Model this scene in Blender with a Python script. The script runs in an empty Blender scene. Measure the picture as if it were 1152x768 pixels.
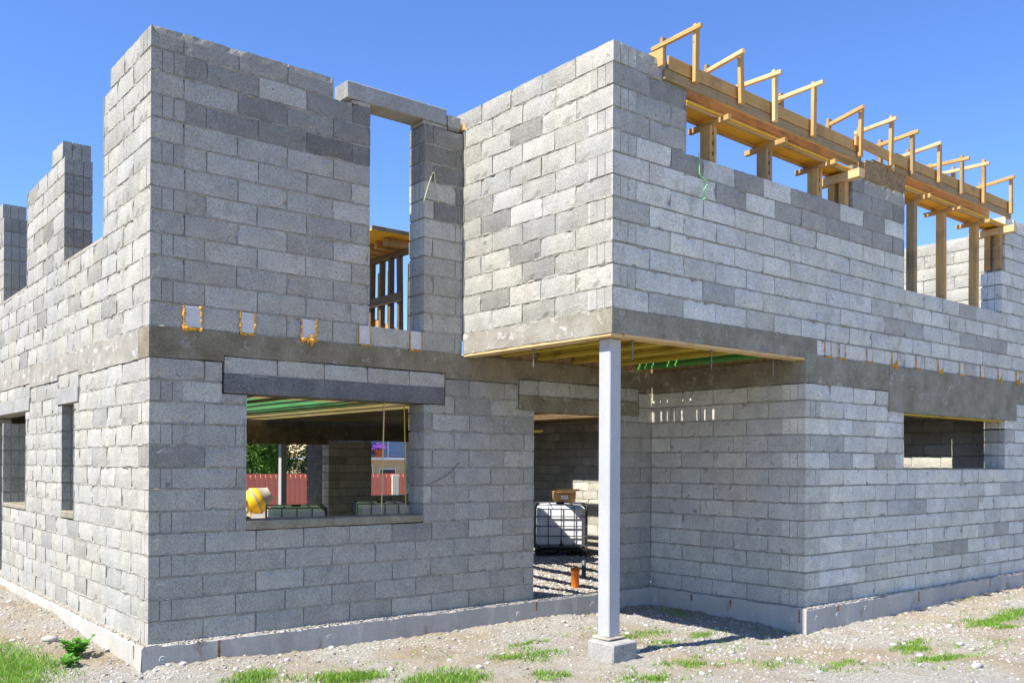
import bpy, math, random
import numpy as np
from mathutils import Vector, Matrix, noise as mn
random.seed(7); NR = np.random.default_rng(11)
R = random.uniform
scene = bpy.context.scene
COL = scene.collection

# ------------------------------------------------------------------ node materials
def _nm(name):
    m = bpy.data.materials.new(name); m.use_nodes = True
    nt = m.node_tree; nt.nodes.clear()
    out = nt.nodes.new('ShaderNodeOutputMaterial')
    b = nt.nodes.new('ShaderNodeBsdfPrincipled')
    nt.links.new(b.outputs[0], out.inputs[0])
    return m, nt, b, out
def N(nt, kind, **kw):
    n = nt.nodes.new(kind)
    for k, v in kw.items():
        if k in n.inputs.keys(): n.inputs[k].default_value = v
        else: setattr(n, k, v)
    return n
def L(nt, a, b): nt.links.new(a, b)
def rgb(c): return (c[0], c[1], c[2], 1.0)
def mixc(nt, fac, a, b, blend='MIX'):
    n = nt.nodes.new('ShaderNodeMix'); n.data_type = 'RGBA'; n.blend_type = blend
    for sock, v in ((n.inputs[0], fac), (n.inputs[6], a), (n.inputs[7], b)):
        if hasattr(v, 'links'): nt.links.new(v, sock)
        elif isinstance(v, (int, float)): sock.default_value = v
        else: sock.default_value = rgb(v)
    return n.outputs[2]
def ramp(nt, src, lo, hi, a=0.0, b=1.0):
    n = nt.nodes.new('ShaderNodeMapRange'); n.inputs[1].default_value = lo; n.inputs[2].default_value = hi
    n.inputs[3].default_value = a; n.inputs[4].default_value = b
    nt.links.new(src, n.inputs[0]); return n.outputs[0]
def mulv(nt, a, b):
    n = nt.nodes.new('ShaderNodeMath'); n.operation = 'MULTIPLY'
    for s, v in ((n.inputs[0], a), (n.inputs[1], b)):
        if hasattr(v, 'links'): nt.links.new(v, s)
        else: s.default_value = v
    return n.outputs[0]
def tex(nt, scale, detail=4, rough=.55, stretch=None, kind='noise', out=0):
    tc = nt.nodes.new('ShaderNodeTexCoord'); src = tc.outputs['Object']
    if stretch:
        mp = nt.nodes.new('ShaderNodeMapping'); mp.inputs['Scale'].default_value = stretch
        nt.links.new(src, mp.inputs[0]); src = mp.outputs[0]
    if kind == 'noise':
        t = N(nt, 'ShaderNodeTexNoise', Scale=scale, Detail=detail, Roughness=rough)
    else:
        t = N(nt, 'ShaderNodeTexVoronoi', Scale=scale)
    nt.links.new(src, t.inputs['Vector']); return t.outputs[out]
def bump(nt, b, h, strength=.5, dist=.005):
    n = N(nt, 'ShaderNodeBump', Strength=strength, Distance=dist)
    nt.links.new(h, n.inputs['Height']); nt.links.new(n.outputs[0], b.inputs['Normal'])

def block_mat():
    m, nt, b, o = _nm('concrete_block')
    at = N(nt, 'ShaderNodeAttribute', attribute_name='shade')
    hue = tex(nt, 1.3, 2)
    tint = mixc(nt, ramp(nt, hue, .35, .65), (1.10, 1.035, .845), (1.045, 1.02, .90))
    base = mixc(nt, 1.0, tint, at.outputs['Color'], 'MULTIPLY')
    big = ramp(nt, tex(nt, 4.5, 5, .65), .3, .72, .82, 1.12)
    fine = ramp(nt, tex(nt, 85, 3, .7), .30, .70, .61, 1.38)
    pores = ramp(nt, tex(nt, 46, kind='voronoi'), .08, .26, .50, 1.0)
    v = mulv(nt, mulv(nt, big, fine), pores)
    comb = nt.nodes.new('ShaderNodeCombineColor')
    for i in range(3): L(nt, v, comb.inputs[i])
    c = mixc(nt, 1.0, base, comb.outputs[0], 'MULTIPLY')
    # cement smears and damp blotches with shapes of their own
    sm = ramp(nt, tex(nt, 2.3, 6, .7), .57, .68)
    c = mixc(nt, mulv(nt, sm, .45), c, (.29, .27, .215))
    sp = ramp(nt, tex(nt, 9, 3, .6), .665, .72)
    c = mixc(nt, mulv(nt, sp, .55), c, (.09, .09, .085))
    L(nt, c, b.inputs['Base Color']); b.inputs['Roughness'].default_value = .95
    b.inputs['Specular IOR Level'].default_value = .15
    bump(nt, b, mulv(nt, tex(nt, 85, 3, .7), pores), .75, .006)
    return m

def conc_mat(name, c1, c2, c3=None, scale=3.0, fine=70, spot=(.6, .7), bumpd=.004, stretch=None, rough=.9, specks=.25):
    m, nt, b, o = _nm(name)
    c = mixc(nt, ramp(nt, tex(nt, scale, 6, .65, stretch), .36, .64), c1, c2)
    if c3 is not None:
        c = mixc(nt, ramp(nt, tex(nt, scale * 1.9, 6, .7, stretch), *spot), c, c3)
    f = ramp(nt, tex(nt, fine, 3, .7), .3, .7, 1 - specks, 1 + specks)
    comb = nt.nodes.new('ShaderNodeCombineColor')
    for i in range(3): L(nt, f, comb.inputs[i])
    c = mixc(nt, 1.0, c, comb.outputs[0], 'MULTIPLY')
    L(nt, c, b.inputs['Base Color']); b.inputs['Roughness'].default_value = rough
    b.inputs['Specular IOR Level'].default_value = .2
    bump(nt, b, tex(nt, fine * .7, 4, .7), .6, bumpd)
    return m

def wood_mat(name, axis, c1, c2, stain=None):
    m, nt, b, o = _nm(name)
    st = [14, 14, 14]; st[axis] = .9
    g = tex(nt, 3.0, 5, .65, tuple(st))
    c = mixc(nt, ramp(nt, g, .3, .7), c1, c2)
    isl = N(nt, 'ShaderNodeNewGeometry')
    v = ramp(nt, isl.outputs['Random Per Island'], 0, 1, .72, 1.15)
    comb = nt.nodes.new('ShaderNodeCombineColor')
    for i in range(3): L(nt, v, comb.inputs[i])
    c = mixc(nt, 1.0, c, comb.outputs[0], 'MULTIPLY')
    c = mixc(nt, mulv(nt, ramp(nt, tex(nt, 2.2, 5, .7), .52, .68), .7), c, stain or (.12, .085, .05))
    kn = ramp(nt, tex(nt, 7, kind='voronoi'), .05, .12, 1.0, 0.0)
    c = mixc(nt, mulv(nt, kn, .5), c, (.12, .06, .025))
    L(nt, c, b.inputs['Base Color']); b.inputs['Roughness'].default_value = .75
    b.inputs['Specular IOR Level'].default_value = .25
    bump(nt, b, g, .35, .003)
    return m

def plain(name, c, rough=.6, metal=0.0, var=.12, scale=8, spec=.4, bumpd=0.0):
    m, nt, b, o = _nm(name)
    v = ramp(nt, tex(nt, scale, 5, .65), .3, .7, 1 - var, 1 + var)
    comb = nt.nodes.new('ShaderNodeCombineColor')
    for i in range(3): L(nt, v, comb.inputs[i])
    L(nt, mixc(nt, 1.0, c, comb.outputs[0], 'MULTIPLY'), b.inputs['Base Color'])
    b.inputs['Roughness'].default_value = rough; b.inputs['Metallic'].default_value = metal
    b.inputs['Specular IOR Level'].default_value = spec
    if bumpd: bump(nt, b, tex(nt, scale * 3, 4), .5, bumpd)
    return m

def leaf_mat(name, dark, mid, light, trans=.3):
    m, nt, b, o = _nm(name)
    g = N(nt, 'ShaderNodeNewGeometry')
    r = g.outputs['Random Per Island']
    c = mixc(nt, ramp(nt, r, 0, .55), dark, mid)
    c = mixc(nt, ramp(nt, r, .6, 1.0), c, light)
    L(nt, c, b.inputs['Base Color']); b.inputs['Roughness'].default_value = .6
    b.inputs['Specular IOR Level'].default_value = .25
    t = N(nt, 'ShaderNodeBsdfTranslucent'); L(nt, c, t.inputs[0])
    mx = N(nt, 'ShaderNodeMixShader'); mx.inputs[0].default_value = trans
    L(nt, b.outputs[0], mx.inputs[1]); L(nt, t.outputs[0], mx.inputs[2]); L(nt, mx.outputs[0], o.inputs[0])
    return m

def film_mat(name, c, trans=.5):
    m, nt, b, o = _nm(name)
    v = mixc(nt, ramp(nt, tex(nt, 2.0, 4), .3, .7), c, tuple(x * .75 for x in c))
    L(nt, v, b.inputs['Base Color']); b.inputs['Roughness'].default_value = .5
    t = N(nt, 'ShaderNodeBsdfTranslucent'); L(nt, v, t.inputs[0])
    mx = N(nt, 'ShaderNodeMixShader'); mx.inputs[0].default_value = trans
    L(nt, b.outputs[0], mx.inputs[1]); L(nt, t.outputs[0], mx.inputs[2]); L(nt, mx.outputs[0], o.inputs[0])
    return m

def ground_mat():
    m, nt, b, o = _nm('ground_soil_and_gravel')
    soil = mixc(nt, ramp(nt, tex(nt, 2.5, 6, .7), .35, .65), (.235, .185, .118), (.35, .29, .20))
    grav = mixc(nt, ramp(nt, tex(nt, 40, 4, .8), .3, .7), (.155, .142, .112), (.48, .45, .385))
    peb = tex(nt, 34, kind='voronoi', out=1)
    grav = mixc(nt, .35, grav, mixc(nt, 1.0, peb, (.5, .48, .45), 'SATURATION') if False else grav)
    f = ramp(nt, tex(nt, .75, 5, .62), .40, .58)
    c = mixc(nt, f, soil, grav)
    c = mixc(nt, mulv(nt, ramp(nt, tex(nt, 14, 5, .75), .58, .68), .5), c, (.13, .11, .085))
    far = N(nt, 'ShaderNodeTexCoord')
    L(nt, c, b.inputs['Base Color']); b.inputs['Roughness'].default_value = 1.0
    b.inputs['Specular IOR Level'].default_value = .1
    bump(nt, b, tex(nt, 26, 6, .8), .9, .02)
    return m

M = {}
M['block'] = block_mat()
M['mortar'] = conc_mat('mortar_joint', (.25, .232, .18), (.36, .338, .275), (.44, .42, .36), scale=6, fine=60, bumpd=.006)
M['beam'] = conc_mat('cast_concrete_beam', (.165, .138, .088), (.275, .24, .17), (.36, .335, .27), scale=2.8, fine=55, spot=(.58, .66))
M['beam_grey'] = conc_mat('cast_concrete_grey', (.20, .18, .12), (.32, .295, .22), (.42, .39, .32), scale=3.0, fine=60, spot=(.60, .68))
M['slab_edge'] = conc_mat('slab_edge_concrete', (.25, .225, .175), (.34, .315, .26), (.47, .45, .40), scale=3.2, fine=60, spot=(.56, .62), stretch=(1, 1, 1.6))
M['lintel_dark'] = conc_mat('porous_dark_lintel', (.125, .125, .122), (.185, .185, .18), None, scale=5, fine=75, bumpd=.008, specks=.55)
M['lintel_pale'] = conc_mat('pale_lintel', (.26, .25, .225), (.35, .34, .31), (.21, .185, .14), scale=4, fine=60)
M['foundation'] = conc_mat('foundation_concrete', (.40, .37, .315), (.50, .465, .40), (.33, .275, .20), scale=1.8, fine=45, spot=(.60, .68), stretch=(1, 1, .35), bumpd=.002, specks=.10)
M['ledge'] = conc_mat('mortar_droppings', (.27, .235, .175), (.42, .38, .31), (.20, .16, .11), scale=9, fine=40, bumpd=.012)
M['beam_end'] = conc_mat('pale_beam_end', (.52, .51, .485), (.60, .59, .56), None, scale=5, fine=60, specks=.12)
M['foam'] = conc_mat('orange_expanding_foam', (.55, .25, .025), (.68, .38, .06), (.32, .14, .02), scale=25, fine=50, bumpd=.01)
M['rust'] = plain('rust_streak', (.27, .135, .065), .9, 0, .35, 20)
M['tie'] = plain('white_plastic', (.58, .57, .54), .5)
for i, ax in enumerate('xyz'):
    M['wood_' + ax] = wood_mat('pine_lumber_' + ax, i, (.45, .25, .075), (.60, .38, .14), (.22, .14, .06))
    M['grey_' + ax] = wood_mat('weathered_lumber_' + ax, i, (.29, .19, .085), (.42, .30, .15), (.14, .10, .06))
    M['fresh_' + ax] = wood_mat('fresh_lumber_' + ax, i, (.56, .385, .17), (.69, .52, .27), (.36, .24, .10))
    M['dark_' + ax] = wood_mat('dark_wet_lumber_' + ax, i, (.13, .08, .035), (.24, .15, .065), (.07, .045, .025))  # dark brown lumber for the shoring and the darkened indoor joists
    M['joist_' + ax] = wood_mat('yellow_joist_' + ax, i, (.42, .31, .035), (.55, .42, .06), (.14, .10, .02))
M['ply'] = wood_mat('formwork_plywood', 0, (.80, .38, .02), (.88, .50, .05), (.50, .22, .02))
M['old_ply'] = wood_mat('dark_plywood', 1, (.20, .14, .045), (.30, .21, .075), (.10, .07, .03))  # darker plywood for the porch and inner decks
M['osb'] = conc_mat('strand_board', (.23, .15, .075), (.38, .26, .13), (.14, .09, .05), scale=16, fine=40, spot=(.58, .64))
M['deck_yellow'] = film_mat('yellow_deck_board', (.78, .70, .42), .50)
M['deck_green'] = film_mat('green_plastic_sheet', (.42, .74, .44), .58)
M['green_joist'] = plain('green_painted_joist', (.09, .30, .06), .5)
M['steel'] = conc_mat('pale_steel_paint', (.40, .40, .395), (.45, .45, .44), (.34, .33, .30), scale=2.0, fine=30, spot=(.66, .74), stretch=(1, 1, .5), bumpd=.0006, rough=.5, specks=.05)
M['footing'] = conc_mat('footing_concrete', (.30, .285, .255), (.38, .365, .33), (.24, .21, .17), scale=6, fine=50)
M['rod'] = plain('galvanised_rod', (.20, .20, .20), .55, .5)
M['black'] = plain('black_plastic', (.02, .02, .022), .5)
M['cage'] = plain('tank_cage_steel', (.10, .12, .125), .45, .5)
M['tank'] = plain('white_tank_plastic', (.86, .86, .84), .4, 0, .03)
M['red'] = plain('red_plastic', (.55, .03, .02), .5)
M['card'] = plain('cardboard', (.40, .24, .10), .85, 0, .2, 12)
M['orange'] = plain('orange_pvc', (.80, .20, .02), .4, 0, .06)
M['mixer'] = plain('yellow_mixer_paint', (.80, .52, .02), .45, 0, .12, 5)
M['mixer_dust'] = plain('cement_caked_steel', (.34, .31, .24), .9, 0, .3, 6)
M['fence'] = plain('red_sheet_metal', (.64, .18, .10), .5, 0, .08, 2)
M['fence_post'] = plain('cream_post', (.72, .64, .45), .7)
M['brick'] = None
M['glass'] = plain('dark_glass', (.02, .025, .03), .1, 0, .05, 3, .6)
M['rail_glass'] = plain('blue_rail_panel', (.10, .17, .27), .25, 0, .1, 3, .6)
M['rail'] = plain('lilac_rail_paint', (.42, .42, .62), .5)
M['white'] = plain('white_render', (.75, .74, .70), .8, 0, .05)
M['pot'] = plain('terracotta', (.42, .10, .05), .8)
M['flower'] = leaf_mat('purple_petals', (.20, .06, .38), (.33, .12, .55), (.45, .22, .62), .3)
M['bark'] = conc_mat('bark', (.10, .075, .05), (.17, .13, .09), None, scale=8, fine=30, stretch=(4, 4, .6))
M['leaf'] = leaf_mat('broad_leaves', (.035, .10, .012), (.085, .19, .022), (.17, .30, .04), .35)
M['spruce'] = leaf_mat('spruce_needles', (.018, .05, .022), (.035, .085, .035), (.06, .12, .045), .15)
M['grass'] = leaf_mat('grass_blades', (.11, .25, .025), (.21, .40, .04), (.40, .48, .13), .4)
M['weed'] = leaf_mat('weed_leaves', (.08, .25, .03), (.14, .37, .04), (.22, .46, .08), .4)
M['twine'] = plain('green_twine', (.22, .62, .22), .7)
M['twine_pale'] = plain('pale_twine', (.48, .55, .36), .8)
M['cable'] = plain('dark_cable', (.03, .03, .03), .6)
M['stone'] = None
M['ground'] = ground_mat()

def stone_mat():
    m, nt, b, o = _nm('crushed_stone')
    g = N(nt, 'ShaderNodeNewGeometry'); r = g.outputs['Random Per Island']
    c = mixc(nt, ramp(nt, r, 0, .6), (.22, .195, .155), (.42, .39, .33))
    c = mixc(nt, ramp(nt, r, .75, 1.0), c, (.58, .56, .52))
    L(nt, c, b.inputs['Base Color']); b.inputs['Roughness'].default_value = .95
    bump(nt, b, tex(nt, 60, 4), .5, .004); return m
M['stone'] = stone_mat()
def brick_mat(name, c1, c2, mo):
    m, nt, b, o = _nm(name)
    tc = nt.nodes.new('ShaderNodeTexCoord')
    sx = nt.nodes.new('ShaderNodeSeparateXYZ'); L(nt, tc.outputs['Object'], sx.inputs[0])
    cx = nt.nodes.new('ShaderNodeCombineXYZ'); ad = nt.nodes.new('ShaderNodeMath')
    L(nt, sx.outputs[0], ad.inputs[0]); L(nt, sx.outputs[1], ad.inputs[1]); L(nt, ad.outputs[0], cx.inputs[0]); L(nt, sx.outputs[2], cx.inputs[1])
    br = N(nt, 'ShaderNodeTexBrick', Scale=1.0); br.inputs['Color1'].default_value = rgb(c1); br.inputs['Color2'].default_value = rgb(c2)
    br.inputs['Mortar'].default_value = rgb(mo); br.inputs['Brick Width'].default_value = .26; br.inputs['Row Height'].default_value = .075
    br.inputs['Mortar Size'].default_value = .008
    L(nt, cx.outputs[0], br.inputs['Vector']); L(nt, br.outputs[0], b.inputs['Base Color']); b.inputs['Roughness'].default_value = .9
    return m
M['brick'] = brick_mat('yellow_brick', (.50, .36, .17), (.42, .29, .13), (.45, .40, .30))
M['tiles'] = brick_mat('orange_roof_tiles', (.45, .14, .05), (.34, .09, .035), (.16, .05, .03))

# ------------------------------------------------------------------ objects
def tag(o, label=None, cat=None, group=None, kind=None):
    for k, v in (('label', label), ('category', cat), ('group', group), ('kind', kind)):
        if v: o[k] = v
    return o
def empty(name, loc=(0, 0, 0), label=None, cat=None, group=None, rz=0):
    o = bpy.data.objects.new(name, None); COL.objects.link(o); o.location = loc; o.rotation_euler = (0, 0, rz)
    o.empty_display_size = .2
    return tag(o, label, cat, group)

class MB:
    """collects polygons for one mesh"""
    def __init__(s): s.v = []; s.f = []; s.m = []; s.sh = []
    def poly(s, pts, mat=0, shade=.35):
        i = len(s.v); s.v += [tuple(p) for p in pts]; s.f.append(tuple(range(i, i + len(pts)))); s.m.append(mat); s.sh.append(shade)
    def mesh(s, vs, fs, mat=0, shade=.35):
        i = len(s.v); s.v += [tuple(p) for p in vs]
        for f in fs: s.f.append(tuple(i + k for k in f)); s.m.append(mat); s.sh.append(shade)
    def box(s, x0, x1, y0, y1, z0, z1, mat=0, shade=.35, bev=0.0, j=0.0):
        if bev <= 0:
            vs = [(x, y, z) for z in (z0, z1) for y in (y0, y1) for x in (x0, x1)]
            if j: vs = [(a + R(-j, j), b + R(-j, j), c + R(-j, j)) for a, b, c in vs]
            s.mesh(vs, [(0, 2, 3, 1), (4, 5, 7, 6), (0, 1, 5, 4), (2, 6, 7, 3), (0, 4, 6, 2), (1, 3, 7, 5)], mat, shade)
        else:
            s.obox(Vector(((x0 + x1) / 2, (y0 + y1) / 2, (z0 + z1) / 2)), Vector((1, 0, 0)), Vector((0, 1, 0)), Vector((0, 0, 1)), x1 - x0, y1 - y0, z1 - z0, mat, shade, bev, j)
    def obox(s, c, X, Y, Z, lx, ly, lz, mat=0, shade=.35, bev=.004, j=0.0):
        hx, hy, hz = lx / 2, ly / 2, lz / 2
        b = min(bev, hx * .45, hy * .45, hz * .45)
        vs = []; idx = {}
        for sx in (-1, 1):
            for sy in (-1, 1):
                for sz in (-1, 1):
                    jx, jy, jz = (R(-j, j), R(-j, j), R(-j, j)) if j else (0, 0, 0)
                    for a in range(3):
                        d = [hx - b, hy - b, hz - b]; d[a] += b
                        idx[(sx, sy, sz, a)] = len(vs)
                        vs.append(c + X * (sx * d[0] + jx) + Y * (sy * d[1] + jy) + Z * (sz * d[2] + jz))
        fs = []
        S = (-1, 1)
        for sx in S:
            q = [idx[(sx, a, e, 0)] for a, e in ((-1, -1), (1, -1), (1, 1), (-1, 1))]; fs.append(q if sx > 0 else q[::-1])
        for sy in S:
            q = [idx[(a, sy, e, 1)] for a, e in ((-1, -1), (-1, 1), (1, 1), (1, -1))]; fs.append(q if sy > 0 else q[::-1])
        for sz in S:
            q = [idx[(a, e, sz, 2)] for a, e in ((-1, -1), (1, -1), (1, 1), (-1, 1))]; fs.append(q if sz > 0 else q[::-1])
        for sx in S:
            for sy in S:
                q = [idx[(sx, sy, -1, 0)], idx[(sx, sy, -1, 1)], idx[(sx, sy, 1, 1)], idx[(sx, sy, 1, 0)]]; fs.append(q if sx * sy > 0 else q[::-1])
            for sz in S:
                q = [idx[(sx, -1, sz, 2)], idx[(sx, -1, sz, 0)], idx[(sx, 1, sz, 0)], idx[(sx, 1, sz, 2)]]; fs.append(q[::-1] if sx * sz < 0 else q)
        for sy in S:
            for sz in S:
                q = [idx[(-1, sy, sz, 1)], idx[(-1, sy, sz, 2)], idx[(1, sy, sz, 2)], idx[(1, sy, sz, 1)]]; fs.append(q if sy * sz > 0 else q[::-1])
        for sx in S:
            for sy in S:
                for sz in S:
                    q = [idx[(sx, sy, sz, 0)], idx[(sx, sy, sz, 1)], idx[(sx, sy, sz, 2)]]; fs.append(q if sx * sy * sz > 0 else q[::-1])
        s.mesh(vs, fs, mat, shade)
    def bar(s, p0, p1, w, h, mat=0, up=(0, 0, 1), bev=.003, j=0.0, shade=.35):
        p0, p1 = Vector(p0), Vector(p1); X = (p1 - p0); l = X.length; X.normalize()
        up = Vector(up)
        if abs(X.dot(up)) > .98: up = Vector((0, 1, 0))
        Y = up.cross(X).normalized(); Z = X.cross(Y)
        s.obox((p0 + p1) / 2, X, Y, Z, l, w, h, mat, shade, bev, j)
    def tube(s, pts, r, n=8, mat=0, caps=True, shade=.35):
        pts = [Vector(p) for p in pts]; rs = r if isinstance(r, (list, tuple)) else [r] * len(pts)
        vs = []; fs = []
        for i, p in enumerate(pts):
            d = (pts[min(i + 1, len(pts) - 1)] - pts[max(i - 1, 0)]).normalized()
            a = Vector((0, 0, 1)) if abs(d.z) < .9 else Vector((1, 0, 0))
            u = d.cross(a).normalized(); w = d.cross(u)
            for k in range(n):
                t = 2 * math.pi * k / n; vs.append(p + (u * math.cos(t) + w * math.sin(t)) * rs[i])
        for i in range(len(pts) - 1):
            for k in range(n):
                a, b = i * n + k, i * n + (k + 1) % n; fs.append((a, a + n, b + n, b))
        if caps: fs.append(tuple(range(n))); fs.append(tuple(range((len(pts) - 1) * n, len(pts) * n))[::-1])
        s.mesh(vs, fs, mat, shade)
    def lathe(s, c, prof, n=20, mat=0, axis=(0, 0, 1), cap=True):
        Z = Vector(axis).normalized(); a = Vector((1, 0, 0)) if abs(Z.x) < .9 else Vector((0, 1, 0))
        X = a.cross(Z).normalized(); Y = Z.cross(X); c = Vector(c); vs = []; fs = []
        for (r, z) in prof:
            for k in range(n):
                t = 2 * math.pi * k / n; vs.append(c + X * (r * math.cos(t)) + Y * (r * math.sin(t)) + Z * z)
        for i in range(len(prof) - 1):
            for k in range(n):
                a_, b_ = i * n + k, i * n + (k + 1) % n; fs.append((a_, b_, b_ + n, a_ + n))
        if cap: fs.append(tuple(range(n))[::-1]); fs.append(tuple(range((len(prof) - 1) * n, len(prof) * n)))
        s.mesh(vs, fs, mat)
    def build(s, name, mats, parent=None, smooth=False, shade=False):
        me = bpy.data.meshes.new(name); me.from_pydata(s.v, [], s.f)
        for m in (mats if isinstance(mats, (list, tuple)) else [mats]): me.materials.append(M[m] if isinstance(m, str) else m)
        me.polygons.foreach_set('material_index', s.m)
        if shade:
            a = me.attributes.new('shade', 'FLOAT', 'FACE'); a.data.foreach_set('value', s.sh)
        if smooth: me.polygons.foreach_set('use_smooth', [True] * len(me.polygons))
        me.update()
        o = bpy.data.objects.new(name, me); COL.objects.link(o)
        if parent: o.parent = parent
        return o
def np_mesh(name, verts, faces_flat, nper, mat, parent=None):
    me = bpy.data.meshes.new(name); nv = len(verts); nf = len(faces_flat) // nper
    me.vertices.add(nv); me.vertices.foreach_set('co', np.asarray(verts, np.float32).ravel())
    me.loops.add(nf * nper); me.loops.foreach_set('vertex_index', np.asarray(faces_flat, np.int32).ravel())
    me.polygons.add(nf); me.polygons.foreach_set('loop_start', np.arange(nf, dtype=np.int32) * nper)
    try: me.polygons.foreach_set('loop_total', np.full(nf, nper, np.int32))
    except Exception: pass
    me.materials.append(M[mat]); me.update(calc_edges=True); me.validate()
    o = bpy.data.objects.new(name, me); COL.objects.link(o)
    if parent: o.parent = parent
    return o
def copy_tree(o, parent=None):
    c = o.copy(); COL.objects.link(c); c.parent = parent
    for ch in list(o.children): copy_tree(ch, c)
    return c

# ------------------------------------------------------------------ dimensions (metres; x along the front wall, y into the house)
U1, V1, U2, XE = 3.40, 2.324, 6.49, 12.35
LO = .1955; UP = .2035; ZB = 13 * LO            # 2.5415 underside of the ring beam
ZBT = 2.815; ZF = 3.03
low_rows = [(i * LO, (i + 1) * LO) for i in range(13)]
foam_row = [(ZBT, ZF)]
up_rows = [(ZF + i * UP, ZF + (i + 1) * UP) for i in range(12)]
BUP = .2056; BZ = 3.045
b_rows = [(BZ + i * BUP, BZ + (i + 1) * BUP) for i in range(12)]

def default_tone(s, z, i):
    r = random.random()
    if r < .80: return random.gauss(.365, .02)
    if r < .93: return random.gauss(.42, .02)
    return random.gauss(.30, .02)
def dark_tone(s, z, i): return random.gauss(.20, .025)

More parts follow.
